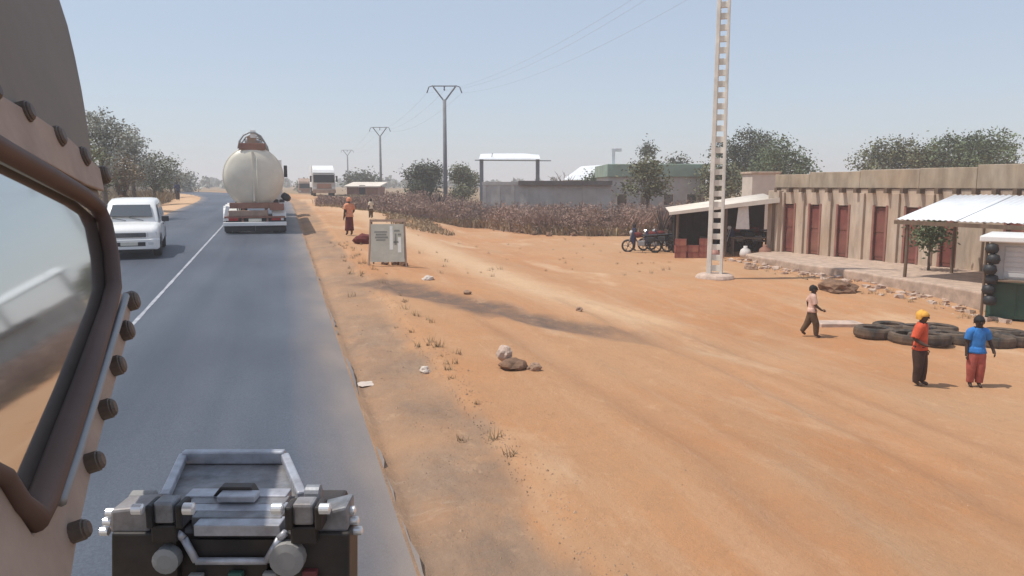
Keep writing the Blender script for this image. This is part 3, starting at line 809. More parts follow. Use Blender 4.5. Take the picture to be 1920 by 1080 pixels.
# ------------------------------------------------------------------ far lorries on the right-hand shoulder
def lorry(name, label, x, y, body_m, top_m, box=True, s=1.0):
    t = thing(name, label, 'truck', on(x, y, 0.0), PI, None, s)
    c = MB().prism([(-1.2, 0.0, 0.55), (-1.2, 1.9, 0.55), (-1.2, 1.95, 1.5), (-1.2, 1.75, 2.45), (-1.2, 0.0, 2.5)], (2.4, 0, 0)).build('cab', body_m, t, 0.05)
    MB().prism([(-1.1, 1.98, 1.48), (1.1, 1.98, 1.48), (1.1, 1.80, 2.32), (-1.1, 1.80, 2.32)], (0, 0.015, 0)).build('windscreen', 'glass_black', c)
    MB().prism([(-1.15, 0.0, 2.52), (-1.15, 1.75, 2.52), (-1.15, 1.5, 2.85), (-1.15, 0.1, 3.35)], (2.3, 0, 0)).build('roof_fairing', top_m, t, 0.04)
    MB().box(-0.75, 0.75, 1.96, 2.02, 0.85, 1.35).build('grille', 'truck_red', c)
    MB().box(-1.22, 1.22, 1.95, 2.12, 0.35, 0.72).build('bumper', 'truck_dust', t, 0.03)
    for q in (-1, 1):
        MB().box(q * 0.98 - 0.16, q * 0.98 + 0.16, 2.0, 2.06, 0.80, 1.02).build('headlight', 'lamp_clear', t, 0.01)
        MB().box(q * 1.38 - 0.09, q * 1.38 + 0.09, 1.7, 1.8, 1.55, 2.2).build('mirror', 'black_plastic', t, 0.02)
        MB().bar((q * 1.2, 1.7, 2.1), (q * 1.38, 1.75, 2.1), 0.04, 0.04).build('mirror_arm', 'black_plastic', t)
        for yy in (1.0, -4.0, -5.2):
            wheel(t, q * 1.0, yy, 0.5, 0.3)
    MB().box(-0.5, 0.5, -6, 0.5, 0.6, 0.85).build('chassis', 'truck_red', t)
    if box: MB().box(-1.22, 1.22, -6.2, -0.15, 0.95, 3.38).build('cargo_box', top_m, t, 0.03)
    else: MB().box(-1.2, 1.2, -6.2, -0.15, 0.95, 1.9).build('cargo_bed', 'truck_red', t, 0.03)
    return t
p = pd(606, 352, 86)
lorry('parked_lorry', 'white roofed lorry with dark windscreen parked right of the tanker', p.x, p.y, 'plaster_grey', 'white_paint')
p = pd(572, 356, 120)
lorry('parked_lorry', 'small dusty lorry far off between the tanker and the white roofed lorry', p.x, p.y, 'truck_dust', 'truck_dust', False, 0.8)

# ------------------------------------------------------------------ power poles and lines
def lattice_pole():
    p = gp(1340, 522)
    t = thing('concrete_pole', 'tall cream concrete ladder pole on a round plinth in front of the open shed', 'utility pole', p, 0.0)
    rz = math.atan2(-CR.y, CR.x) * -1
    t.rotation_euler = (0, 0, -PS - 0.35)
    H = 11.2
    hw = lambda z: 0.20 - 0.05 * z / H
    for s, wd in ((-1, 0.15), (1, 0.10)):
        b = MB(); n = 10
        for i in range(n + 1):
            z = -0.3 + (H + 0.3) * i / n
            x = s * hw(max(z, 0)); k = wd * (1 - 0.25 * i / n) / 2
            b.v += [(x - k, -0.13, z), (x + k, -0.13, z), (x + k, 0.13, z), (x - k, 0.13, z)]
        for i in range(n):
            for q in range(4):
                b.f.append((i * 4 + q, i * 4 + (q + 1) % 4, i * 4 + 4 + (q + 1) % 4, i * 4 + 4 + q))
        b.f += [(3, 2, 1, 0), tuple(n * 4 + q for q in range(4))]
        b.build('flange', 'pole_concrete', t, 0.01)
    z = 0.25; i = 0
    while z < H - 0.2:
        x = hw(z) - 0.04
        MB().box(-x, x, -0.055, 0.055, z, z + 0.19).build('rung', 'pole_concrete', t, 0.008)
        z += 0.36; i += 1
    MB().lathe([(0.62, -0.25), (0.66, 0.02), (0.60, 0.12), (0.50, 0.16), (0.2, 0.17)], 18, 'z').build('plinth', 'rubble_pale', t, 0.02)
    arm = MB(); arm.bar((-1.25, 0, H - 0.35), (1.25, 0, H - 0.35), 0.10, 0.12)
    a = arm.build('crossarm', 'pole_grey', t)
    for x in (-1.15, -0.62, 1.15):
        MB().lathe([(0.02, -0.02), (0.075, -0.06), (0.03, -0.1), (0.085, -0.15), (0.03, -0.2), (0.09, -0.27), (0.03, -0.36)], 12, 'z', (x, 0, H - 0.41)).build('insulator', 'insulator', a)
    return t, H
lp, LPH = lattice_pole()
ends = [[lp.matrix_basis @ Vector((x, 0, LPH - 0.78)) for x in (-1.15, -0.62, 1.15)]]
def y_pole(px, py_top, py_base, dist, label):
    top = pd(px, py_top, dist)
    z0 = g(top.x, top.y)
    h = top.z - z0
    t = thing('utility_pole', label, 'utility pole', (top.x, top.y, z0), -PS, 'grey poles with forked heads beside the road')
    hs = h - 1.15
    MB().tube([(0, 0, -0.2), (0, 0, hs * 0.5), (0, 0, hs)], [0.19, 0.165, 0.14], 12).build('shaft', 'pole_grey', t, smooth=True)
    for s in (-1, 1):
        MB().bar((s * 0.05, 0, hs - 0.1), (s * 0.92, 0, h - 0.12), 0.10, 0.12).build('fork_arm', 'pole_grey', t)
        ins = MB().tube([(s * 0.95, 0, h - 0.02), (s * 1.28, 0, h - 0.14), (s * 1.45, 0, h - 0.62)], [0.03, 0.045, 0.05], 8).build('insulator', 'insulator', t)
    b = MB(); b.bar((-1.05, 0, h - 0.06), (1.05, 0, h - 0.06), 0.09, 0.08); b.build('crossbar', 'pole_grey', t)
    MB().lathe([(0.03, 0.02), (0.07, -0.05), (0.03, -0.12), (0.08, -0.2), (0.03, -0.34)], 10, 'z', (0, 0, h - 0.1)).build('insulator', 'insulator', t)
    mw = t.matrix_basis
    ends.append([mw @ Vector((x, 0, z)) for x, z in ((-1.45, h - 0.62), (0, h - 0.44), (1.45, h - 0.62))])
y_pole(833, 160, 345, 64, 'nearest grey pole with forked head, behind the dry scrub')
y_pole(712, 238, 345, 106, 'middle grey pole with forked head, right of the white roofed lorry')
y_pole(651, 281, 345, 175, 'farthest and shortest looking grey pole with forked head')
e0 = ends[0]
ends.insert(0, [p + Vector((9, -46, 1.0)) for p in e0])
k = 0
for i in range(len(ends) - 1):
    for a_, b_ in zip(ends[i], ends[i + 1]):
        pts = []
        for j in range(15):
            q = j / 14; pt = a_.lerp(b_, q); pt.z -= (0.9 if i else 0.6) * 4 * q * (1 - q); pts.append(pt)
        o = MB().tube(pts, 0.004 if i < 2 else 0.006, 4, False).build('power_line', 'wire')
        tag(o, ['left hand', 'middle', 'right hand'][k % 3] + ' thin power line ' + ['from the cream pole out of view', 'between the cream pole and the nearest forked pole', 'between the nearest and middle forked poles', 'between the two farthest forked poles'][i], 'power line', 'power lines from pole to pole'); k += 1

# ------------------------------------------------------------------ corrugated sheet
def corrugated(name, a, b, c, d, m, parent, pitch=0.15, amp=0.022, thick=0.012):
    """sheet with corners a b (lower edge) c d (upper edge); ribs run from lower to upper edge"""
    a, b, c, d = map(Vector, (a, b, c, d))
    n = max(6, int((b - a).length / pitch * 4))
    nr = (b - a).cross(d - a).normalized()
    mb = MB()
    for i in range(n + 1):
        q = i / n
        o = nr * amp * math.sin(q * (b - a).length / pitch * 2 * PI)
        mb.v += [tuple(a.lerp(b, q) + o), tuple(d.lerp(c, q) + o)]
    mb.f = [(2 * i, 2 * i + 2, 2 * i + 3, 2 * i + 1) for i in range(n)]
    o = mb.build(name, m, parent, smooth=True, fix=False)
    s = o.modifiers.new('thick', 'SOLIDIFY'); s.thickness = thick
    return o
def sheets(parent, a, b, c, d, n, m, name='roof_sheet', **k):
    a, b, c, d = map(Vector, (a, b, c, d))
    nr = (b - a).cross(d - a).normalized()
    for i in range(n):
        q0, q1 = max(0, i / n - 0.01), min(1, (i + 1) / n + 0.01)
        e = nr * (0.012 * (i % 2)) + nr * random.uniform(0, 0.012)
        corrugated(name, a.lerp(b, q0) + e, a.lerp(b, q1) + e, d.lerp(c, q1) + e, d.lerp(c, q0) + e, m, parent, **k)

# ------------------------------------------------------------------ the long shop row
P1, P2 = pz(1452, 470, 0.0), pz(1800, 504, 0.0)
FD = (P2 - P1).normalized(); FI = Vector((-FD.y, FD.x, 0)) ; 
if FI.x < 0: FI = -FI
FL = (P2 - P1).length + 9.0
rot = math.atan2(FD.y, FD.x)
def fs(px):
    """distance along the facade under a pixel column"""
    r = ray(px, 470); n = FI
    t = (P1 - CAMP).dot(n) / r.dot(n)
    return (CAMP + r * t - P1).dot(FD)
row = thing('shop_row', 'long low beige building with red doors and a brown sheet roof, right of the shed', 'building', P1, rot)
EH = 2.72
doors = [fs(x) for x in (1477, 1524, 1577, 1646, 1706, 1775)] + [fs(1775) + 2.2, fs(1775) + 4.4, fs(1775) + 6.6]
DW = 0.56
# facing wall pieces between the doors, so every doorway is a real recess
yin = lambda v: v      # local +y runs into the building or out of it
SGN = 1.0 if (Matrix.Rotation(rot, 3, 'Z') @ Vector((0, 1, 0))).dot(FI) > 0 else -1.0
edges = [0.0]
for d in doors:
    edges += [d - DW / 2, d + DW / 2]
edges.append(FL)
def by(y0, y1): return (min(SGN * y0, SGN * y1), max(SGN * y0, SGN * y1))
for i in range(0, len(edges), 2):
    MB().box(edges[i], edges[i + 1], *by(0, 0.22), -0.3, EH).build('wall', 'plaster', row, 0.006)
for d in doors:
    MB().box(d - DW / 2 - 0.001, d + DW / 2 + 0.001, *by(0.002, 0.218), 2.06, EH - 0.002).build('lintel', 'plaster', row)
    dr = MB().box(d - DW / 2 + 0.05, d + DW / 2 - 0.05, *by(0.10, 0.14), 0.02, 2.02).build('door', 'red_door', row, 0.004)
    for s in (-1, 1):
        MB().box(d + s * DW / 2 - 0.045, d + s * DW / 2 + 0.045, *by(-0.03, 0.05), 0.0, 2.10).build('door_jamb', 'red_trim', row, 0.006)
    for zz in (0.15, 1.08):
        MB().box(d - 0.26, d + 0.26, *by(0.085, 0.10), zz, zz + 0.82).build('door_panel', 'red_door', dr, 0.006)
    MB().lathe([(0.02, 0), (0.03, 0.02), (0.01, 0.05)], 8, 'z', (d + 0.26, SGN * 0.09, 1.0)).build('door_handle', 'steel_grey', dr)
MB().box(0.0, FL, *by(6.0, 6.2), -0.3, EH + 0.7).build('rear_wall', 'plaster', row)
MB().prism([(0.0, SGN * 0.222, -0.3), (0.0, SGN * 5.998, -0.3), (0.0, SGN * 5.998, EH + 0.7), (0.0, SGN * 0.222, EH)], (0.2, 0, 0)).build('gable_wall', 'plaster', row)
MB().prism([(FL - 0.2, SGN * 0.222, -0.3), (FL - 0.2, SGN * 5.998, -0.3), (FL - 0.2, SGN * 5.998, EH + 0.7), (FL - 0.2, SGN * 0.222, EH)], (0.2, 0, 0)).build('gable_wall', 'plaster', row)
# a stub of plastered parapet over the left-hand end
MB().box(-0.25, 0.35, *by(-0.25, 0.0), 0.0, EH - 0.1).build('corner_pier', 'plaster', row, 0.02)
s_ = 0.15
while s_ < FL:
    MB().box(s_ - 0.07, s_ + 0.07, *by(-0.26, 0.0), EH - 0.16, EH + 0.02).build('beam_end', 'timber', row, 0.006)
    s_ += 0.66
mids = [doors[0] * 0.45] + [(doors[i] + doors[i + 1]) / 2 for i in range(len(doors) - 1)]
for d in mids:
    MB().box(d - 0.15, d + 0.15, *by(-0.10, -0.001), -0.1, EH - 0.17).build('pilaster', 'plaster', row, 0.015)
x0 = -0.1; rp_ = random.Random(9)
while x0 < FL:
    x1 = min(FL, x0 + rp_.uniform(1.2, 2.6))
    MB().box(x0, x1 - 0.003, *by(-0.04 + rp_.uniform(-0.012, 0.012), 0.22), EH + 0.022, EH + 0.62 + rp_.uniform(-0.05, 0.06) + 0.02 * x0).build('parapet', 'parapet', row, 0.02)
    x0 = x1
sheets(row, (-0.1, SGN * 0.225, EH + 0.42), (FL, SGN * 0.225, EH + 0.42), (FL, SGN * 6.4, EH + 0.85), (-0.1, SGN * 6.4, EH + 0.85), 14, 'roof_brown', pitch=0.2, amp=0.012)
# terrace in front
tp = [pz(1395, 476, 0.0), pz(1450, 486, 0.0), pz(1560, 502, 0.0), pz(1690, 523, 0.0), pz(1835, 545, 0.0), pz(1990, 575, 0.0), P1 + FD * (FL) + FI * 0.3, P1 + FI * 0.3 - FD * 0.3]
rag = []
for i in range(5):
    for q in (0, 0.25, 0.5, 0.75):
        v = tp[i].lerp(tp[i + 1], q)
        rag.append(v - FI * 0.25 * noise.noise((v.x, v.y * 1.3, 2)))
terr = MB().prism([(v.x, v.y, -0.006) for v in rag + tp[5:]], (0, 0, -0.9)).build('pavement', 'concrete', None, 0.05)
structure(terr)

# ------------------------------------------------------------------ open shed left of the row
S0, S1 = pz(1268, 472, -0.1), pz(1449, 470, 0.0)
sd = (S1 - S0); sd.z = 0; SL = sd.length; srot = math.atan2(sd.y, sd.x)
shed = thing('open_shed', 'open dark shed with sloping cream sheet roof beside the shop row', 'shed', S0, srot)
h0 = pd(1268, 398, (S0 - CAMP).dot(CF)).z - S0.z
h1 = pd(1449, 372, (S1 - CAMP).dot(CF)).z - S0.z
sheets(shed, (-0.35, -0.5, h0), (-0.35, 3.6, h0 + 0.1), (SL + 0.1, 3.6, h1 + 0.15), (SL + 0.1, -0.5, h1), 5, 'roof_cream')
MB().prism([(-0.38, -0.52, h0 - 0.10), (SL + 0.1, -0.52, h1 - 0.16), (SL + 0.1, -0.52, h1 + 0.05), (-0.38, -0.52, h0 + 0.03)], (0, 0.03, 0)).build('eaves_board', 'roof_cream', shed)
for x, z in ((0.0, h0), (SL * 0.5, (h0 + h1) / 2), (SL - 0.1, h1)):
    for y in (-0.3, 3.4):
        MB().tube([(x, y, -0.4), (x, y, z - 0.02)], 0.06, 8).build('post', 'timber', shed)
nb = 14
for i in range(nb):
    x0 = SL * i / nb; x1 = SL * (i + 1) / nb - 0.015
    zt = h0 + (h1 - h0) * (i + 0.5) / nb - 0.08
    MB().box(x0, x1 + 0.012, 2.45, 2.48 + 0.015 * (i % 2), -0.4, zt).build('back_board', 'shade_dark_wood', shed)  # the shed's deep shade is put into the colour of these boards
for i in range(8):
    MB().box(-0.05 - 0.012 * (i % 2), -0.02, 1.2 + i * 0.28, 1.2 + i * 0.28 + 0.265, -0.4, h0 - 0.05).build('side_board', 'shade_dark_wood', shed)
MB().prism([(SL * 0.60, -0.34, 1.05), (SL * 0.74, -0.34, 1.05), (SL * 0.72, -0.34, 2.05), (SL * 0.62, -0.34, 1.98)], (0, 0.02, 0)).build('hanging_sheet', 'cloth_white', shed)
# things in and before the shed
def table(label, x, y, w_, d_, h_, top='timber'):
    t = thing('table', label, 'table', shed.matrix_basis @ Vector((x, y, 0)), srot)
    t.location.z = g(t.location.x, t.location.y)
    MB().box(-w_ / 2, w_ / 2, -d_ / 2, d_ / 2, h_ - 0.05, h_).build('tabletop', top, t, 0.005)
    for sx in (-1, 1):
        for sy in (-1, 1):
            MB().box(sx * (w_ / 2 - 0.06) - 0.03, sx * (w_ / 2 - 0.06) + 0.03, sy * (d_ / 2 - 0.06) - 0.03, sy * (d_ / 2 - 0.06) + 0.03, -0.05, h_ - 0.05).build('leg', 'timber', t)
    return t
table('dark wooden table under the shed roof, right of the cream pole', SL * 0.78, 0.6, 1.6, 0.7, 0.8)
table('dark wooden table deep inside the shed by the back boards', SL * 0.45, 1.7, 1.4, 0.7, 0.75)
crate0 = thing('crate', '', 'crate', (0, 0, 0))
MB().box(-0.22, 0.22, -0.16, 0.16, 0.0, 0.02).build('bottom', 'crate_red', crate0)
for s in (-1, 1):
    MB().box(-0.22, 0.22, s * 0.17 - 0.012, s * 0.17 + 0.012, 0.0, 0.27).build('side', 'crate_red', crate0, 0.004)
    MB().box(s * 0.232 - 0.012, s * 0.232 + 0.012, -0.18, 0.18, 0.0, 0.27).build('side', 'crate_red', crate0, 0.004)
rows = ['left', 'second', 'third', 'right hand']
first = True
for k in range(4):
    for h in range((3, 2, 3, 1)[k]):
        c = crate0 if first else copy_tree(crate0)
        first = False
        v = shed.matrix_basis @ Vector((0.12 + 0.52 * k, -0.95 + 0.05 * (k % 2), 0))
        c.location = (v.x, v.y, g(v.x, v.y) + 0.272 * h + 0.002); c.rotation_euler = (0, 0, srot + random.uniform(-0.12, 0.12))
        c['label'] = 'red crate, %s in the %s stack before the shed' % (['lowest', 'second from below', 'third from below', 'fourth and topmost'][h], rows[k]); c['group'] = 'red crates stacked before the shed'
for k, (x, y, s, mm, lab) in enumerate([(0.2, -0.5, 0.26, 'bundle_pink', 'pink cloth sack behind the left red crate stack'), (1.45, -1.38, 0.24, 'bundle_pink', 'pink cloth sack in front of the red crates'), (SL * 0.70, -0.55, 0.22, 'cloth_white', 'whitish sack under the hanging sheet of the shed'), (SL * 0.90, -0.45, 0.25, 'truck_red', 'brown sack by the beige corner pier')]):
    v = shed.matrix_basis @ Vector((x, y, 0)); z = g(v.x, v.y)
    b = MB().lathe([(0.05, -0.02), (s, 0.0), (s * 1.12, s * 0.7), (s * 0.95, s * 1.5), (s * 0.35, s * 1.95), (s * 0.42, s * 2.25), (s * 0.1, s * 2.2)], 14)
    b.v = [(v.x + p[0] * (1 + 0.15 * noise.noise((p[0] * 4, p[1] * 4, p[2] * 4 + k))), v.y + p[1], z + p[2]) for p in b.v]
    tag(b.build('sack', mm, smooth=True), lab, 'sack')

# ------------------------------------------------------------------ motorcycles
def motorcycle():
    t = thing('motorcycle', '', 'motorcycle')
    for y, nm in ((-0.62, 'rear_wheel'), (0.64, 'front_wheel')):
        b = MB()
        n = 22; rr = 0.29
        for i in range(n):
            for k in range(6):
                a, c = 2 * PI * i / n, 2 * PI * k / 6
                r2 = 0.262 + 0.045 * math.cos(c)
                b.v.append((0.045 * math.sin(c), y + r2 * math.cos(a), 0.307 + r2 * math.sin(a)))
        for i in range(n):
            for k in range(6):
                b.f.append((i * 6 + k, i * 6 + (k + 1) % 6, ((i + 1) % n) * 6 + (k + 1) % 6, ((i + 1) % n) * 6 + k))
        wv = b.build(nm, 'tyre', t, smooth=True)
        MB().tube([(-0.06, y, 0.307), (0.06, y, 0.307)], 0.05, 10).build('hub', 'black_plastic', wv)
        for i in range(5):
            a = 2 * PI * i / 5
            MB().bar((0, y, 0.307), (0, y + 0.23 * math.cos(a), 0.307 + 0.23 * math.sin(a)), 0.02, 0.02).build('spoke', 'black_plastic', wv)
    b = MB()
    b.tube([(0, 0.42, 0.88), (0, 0.15, 0.40), (0, -0.2, 0.36), (0, -0.62, 0.31)], 0.028, 8)
    b.build('lower_frame', 'black_plastic', t)
    MB().tube([(0, 0.42, 0.88), (0, -0.05, 0.72), (0, -0.75, 0.74)], 0.028, 8).build('upper_frame', 'black_plastic', t)
    MB().box(-0.11, 0.11, -0.15, 0.2, 0.32, 0.56).build('engine', 'steel_grey', t, 0.03)
    b = MB().lathe([(0.02, -0.2), (0.11, -0.15), (0.14, 0.05), (0.11, 0.18), (0.03, 0.23)], 14, 'y', (0, 0.16, 0.82)); b.build('fuel_tank', 'c_maroon', t, smooth=True)
    MB().prism([(-0.12, -0.72, 0.80), (-0.12, 0.02, 0.76), (-0.12, 0.02, 0.82), (-0.12, -0.3, 0.84), (-0.12, -0.72, 0.88)], (0.24, 0, 0)).build('seat', 'black_plastic', t, 0.03)
    for s in (-1, 1):
        MB().tube([(s * 0.08, 0.64, 0.31), (s * 0.08, 0.44, 0.98)], 0.022, 8).build('fork', 'rim', t)
        MB().tube([(s * 0.05, 0.42, 1.0), (s * 0.2, 0.38, 1.06), (s * 0.36, 0.28, 1.04)], 0.014, 8).build('handlebar', 'black_plastic', t)
        MB().tube([(s * 0.3, 0.34, 1.05), (s * 0.33, 0.36, 1.2)], [0.008, 0.008], 6).build('mirror_stem', 'black_plastic', t)
        MB().tube([(s * 0.13, -0.62, 0.31), (s * 0.13, -0.5, 0.72)], 0.025, 8).build('shock_absorber', 'steel_grey', t)
    MB().prism([(-0.17, 0.34, 0.3), (-0.17, 0.5, 0.62), (-0.17, 0.42, 0.95), (-0.17, 0.3, 0.75)], (0.34, 0, 0)).build('leg_shield', 'c_navy', t, 0.02)
    MB().box(-0.16, 0.16, -0.62, -0.22, 0.5, 0.74).build('side_panel', 'black_plastic', t, 0.04)
    MB().lathe([(0.09, -0.05), (0.10, 0.03), (0.06, 0.07)], 14, 'y', (0, 0.50, 0.93)).build('headlight', 'lamp_clear', t)
    MB().tube([(0.13, 0.1, 0.33), (0.15, -0.3, 0.29), (0.16, -0.8, 0.36)], [0.02, 0.03, 0.04], 8).build('exhaust', 'rim', t)
    MB().prism([(-0.07, -0.95, 0.52), (-0.07, -0.6, 0.66), (-0.07, -0.6, 0.68), (-0.07, -0.95, 0.55)], (0.14, 0, 0)).build('rear_mudguard', 'black_plastic', t)
    MB().tube([(-0.05, -0.1, 0.33), (-0.25, -0.05, 0.0)], 0.012, 6).build('side_stand', 'black_plastic', t)
    return t
mc = motorcycle()
for i, (px, py, rzz, lab) in enumerate([(1203, 474, 1.0, 'leftmost dark motorcycle parked before the shed'), (1228, 472, 0.6, 'dark motorcycle parked second from the left before the shed'), (1245, 470, 0.9, 'dark motorcycle parked nearest to the red crates'), (1385, 476, 1.45, 'dark motorcycle parked right of the cream pole'), (1420, 474, 1.2, 'dark motorcycle nearest the beige corner pier')]):
    c = mc if i == 0 else copy_tree(mc)
    p = gp(px, py)
    if px > 1300: p = pz(px, py, g(p.x, p.y))
    c.location = (p.x, p.y, g(p.x, p.y) + 0.002) if px < 1300 else (p.x, p.y, max(g(p.x, p.y), -0.004))
    c.rotation_euler = (0, math.radians(-8) * 0, rzz); c['label'] = lab; c['group'] = 'motorcycles parked before the shed'

# ------------------------------------------------------------------ white canopy, kiosk and tyres on the right
ca_ = pz(1680, 411, 1.80); 
can = thing('sheet_canopy', 'white sheet metal canopy on timber posts at right edge', 'canopy', (ca_.x, ca_.y, g(ca_.x, ca_.y)), rot)
cz = 1.80 - can.location.z
sheets(can, (0, 0, cz), (7.5, 0, cz + 0.05), (7.5, SGN * 2.6, cz + 0.74), (0, SGN * 2.9, cz + 0.74), 8, 'roof_white', pitch=0.18, amp=0.018)
MB().box(-0.05, 7.5, *by(-0.02, 0.03), cz - 0.15, cz - 0.03).build('edge_beam', 'timber', can)
for x, y, h in ((0.35, 0.1, cz), (3.4, 0.1, cz), (6.6, 0.1, cz), (0.35, 2.5, cz + 0.6), (5.0, 2.5, cz + 0.6)):
    v = can.matrix_basis @ Vector((x, SGN * y, 0)); b0 = max(g(v.x, v.y), -0.9) - can.location.z
    MB().tube([(x, SGN * y, b0 - 0.1), (x + 0.02, SGN * y, (b0 + h) / 2), (x, SGN * y, h - 0.03)], [0.055, 0.05, 0.045], 8).build('post', 'timber', can)
k0 = gp(1846, 598)
kio = thing('kiosk', 'green and white painted metal kiosk under the white canopy', 'kiosk', (k0.x, k0.y, k0.z), -PS - 0.66)
kz = pd(1850, 440, (k0 - CAMP).dot(CF)).z - k0.z
MB().box(0.0, 2.6, 0.0, 1.8, 0.05, kz * 0.47).build('lower_wall', 'kiosk_green', kio, 0.01)
MB().box(0.0, 2.6, 0.004, 1.796, kz * 0.47 + 0.002, kz - 0.16).build('upper_wall', 'kiosk_white', kio, 0.01)
MB().box(-0.22, 2.85, -0.28, 2.0, kz - 0.155, kz).build('roof', 'white_paint', kio, 0.03)
MB().box(0.32, 2.35, -0.02, 0.0, kz * 0.50, kz - 0.26).build('shutter', 'kiosk_white', kio, 0.01)
for i in range(6):
    zz = kz * 0.52 + i * 0.13
    MB().box(0.34, 2.33, -0.032, -0.021, zz, zz + 0.10).build('shutter_slat', 'kiosk_white', kio, 0.004)
for i in range(4):
    MB().box(0.06 + 0.64 * i, 0.64 + 0.64 * i, -0.018, -0.001, 0.12, kz * 0.44).build('wall_panel', 'kiosk_green', kio, 0.006)
MB().box(0.25, 2.5, -0.32, -0.034, kz * 0.47, kz * 0.49).build('counter', 'timber', kio, 0.004)
for x in (0.05, 2.55):
    for y in (0.06, 1.74):
        MB().box(x - 0.05, x + 0.05, y - 0.05, y + 0.05, -0.12, 0.048).build('foot', 'timber', kio)
# dark goods hung in a column from the kiosk's corner
MB().tube([(-0.06, -0.22, -0.12), (-0.05, -0.22, kz - 0.16)], 0.035, 8).build('corner_post', 'timber', kio)
for i in range(6):
    zz = kz - 0.32 - 0.26 * i
    o = MB().lathe([(0.03, 0.14), (0.13, 0.10), (0.16, -0.02), (0.12, -0.11), (0.04, -0.13)], 12, 'z', (0.06 + 0.05 * (i % 2), -0.22 - 0.03 * (i % 3), zz)).build('hanging_bag', 'black_plastic', kio, smooth=True)
tyre0 = None
spots = [(1638, 632, 0), (1700, 641, 0), (1668, 622, 0), (1742, 645, 0), (1775, 640, 0), (1806, 644, 0), (1862, 648, 0), (1900, 646, 0), (1720, 628, 0), (1882, 636, 0), (1760, 626, 0)]
words = ['leftmost worn tyre of the dark tyre heap', 'worn tyre lying behind the orange shirted person, front of the heap', 'worn tyre second from left at the back of the heap', 'worn tyre just right of the orange shirted person', 'worn tyre midway between the two standing persons', 'worn tyre left of the blue shirted person', 'worn tyre right of the blue shirted person', 'worn tyre at the right edge of the view', 'worn tyre behind the orange shirted person, back of the heap', 'worn tyre at the right edge, back of the heap', 'worn tyre midway between the standing persons, back of the heap', 'upper worn tyre behind the orange shirted person', 'upper worn tyre between the two standing persons', 'upper worn tyre right of the blue shirted person', 'upper worn tyre behind the blue shirted person']
for i, (px, py, up_) in enumerate(spots):
    p = gp(px, py)
    r = random.uniform(0.36, 0.46); h = 0.24
    if tyre0 is None:
        b = MB(); n = 26
        prof = [(0.58, -0.36), (0.80, -0.5), (0.95, -0.42), (1.0, -0.2), (1.0, 0.2), (0.95, 0.42), (0.80, 0.5), (0.58, 0.36), (0.62, 0.0)]
        for i_ in range(n):
            a = 2 * PI * i_ / n
            for q, (rr, hh) in enumerate(prof):
                gr = 0.97 if (i_ % 2 and 2 <= q <= 5) else 1.0
                b.v.append((rr * gr * math.cos(a), rr * gr * math.sin(a), hh * 0.56 + 0.28))
        m_ = len(prof)
        for i_ in range(n):
            for q in range(m_):
                b.f.append((i_ * m_ + q, i_ * m_ + (q + 1) % m_, ((i_ + 1) % n) * m_ + (q + 1) % m_, ((i_ + 1) % n) * m_ + q))
        o = tyre0 = b.build('old_tyre', 'old_tyre')
    else:
        o = tyre0.copy(); COL.objects.link(o)
    o.scale = (r, r, r)
    o.location = (p.x, p.y, g(p.x, p.y) - 0.01 + up_ * 0.235)
    o.rotation_euler = (random.uniform(-0.06, 0.06), random.uniform(-0.06, 0.06), random.uniform(0, 6))
    tag(o, words[i], 'tyre', 'worn tyres lying in a dark heap')

# ------------------------------------------------------------------ buildings beyond the scrub
def wall_window(parent, x, z, w_, h_, y, m='glass_dark'):
    f = MB().box(x - w_ / 2, x + w_ / 2, y - 0.05, y, z, z + h_).build('window', 'plaster_pale', parent)
    MB().box(x - w_ / 2 + 0.08, x + w_ / 2 - 0.08, y - 0.062, y - 0.051, z + 0.08, z + h_ - 0.08).build('pane', m, f)
def at_d(px, d):
    p = pd(px, 345, d); return Vector((p.x, p.y, g(p.x, p.y)))
a0 = at_d(1141, 62); s_ = 62 / FPX
def zz(py, d): return CAMP.z + (345 - py) / FPX * d
gh = thing('green_roofed_hall', 'pale hall with green roof edge behind the dry scrub', 'building', a0, -PS)
wd = 182 * s_
MB().box(0, wd, 0, 9, -0.5, zz(332, 62) - a0.z).build('wall', 'plaster_grey', gh)
MB().box(-0.15, wd + 0.15, -0.25, 9.2, zz(332, 62) - a0.z + 0.002, zz(308, 62) - a0.z).build('roof', 'roof_green', gh, 0.04)
for i in range(4):
    wall_window(gh, wd * (0.14 + 0.24 * i), 1.3, 0.9, 1.0, -0.002)
MB().box(0.35, 0.62, 1.0, 1.3, zz(308, 62) - a0.z, zz(278, 62) - a0.z).build('chimney', 'roof_white', gh, 0.02)
MB().box(0.35, 1.15, 1.02, 1.28, zz(284, 62) - a0.z, zz(278, 62) - a0.z + 0.01).build('chimney_cap', 'roof_white', gh, 0.02)
a1 = at_d(1060, 95); s_ = 95 / FPX
wr = thing('white_roofed_shed', 'far white gabled roof left of the green roofed hall', 'building', a1, -PS)
t0 = zz(338, 95) - a1.z; t1 = zz(308, 95) - a1.z; wd = 95 * s_
MB().box(0, wd, 0, 10, -0.5, t0).build('wall', 'plaster_pale', wr)
MB().prism([(-0.3, -0.5, t0 + 0.002), (wd + 0.3, -0.5, t0 + 0.002), (wd + 0.3, 3.4, t1), (wd * 0.35, 3.4, t1 - 0.3)], (0, 0.05, 0.1)).build('roof', 'roof_white', wr, 0.02)
wall_window(wr, wd * 0.3, 1.0, 1.0, 1.0, -0.002)
a2 = at_d(905, 60); s_ = 60 / FPX
cw = thing('boundary_wall', 'long low grey wall with dark coping behind the dry scrub', 'wall', a2, -PS - 0.06)
wd = 240 * s_
MB().box(0, wd, 0, 0.2, -0.6, zz(347, 60) - a2.z).build('wall', 'plaster_grey', cw)
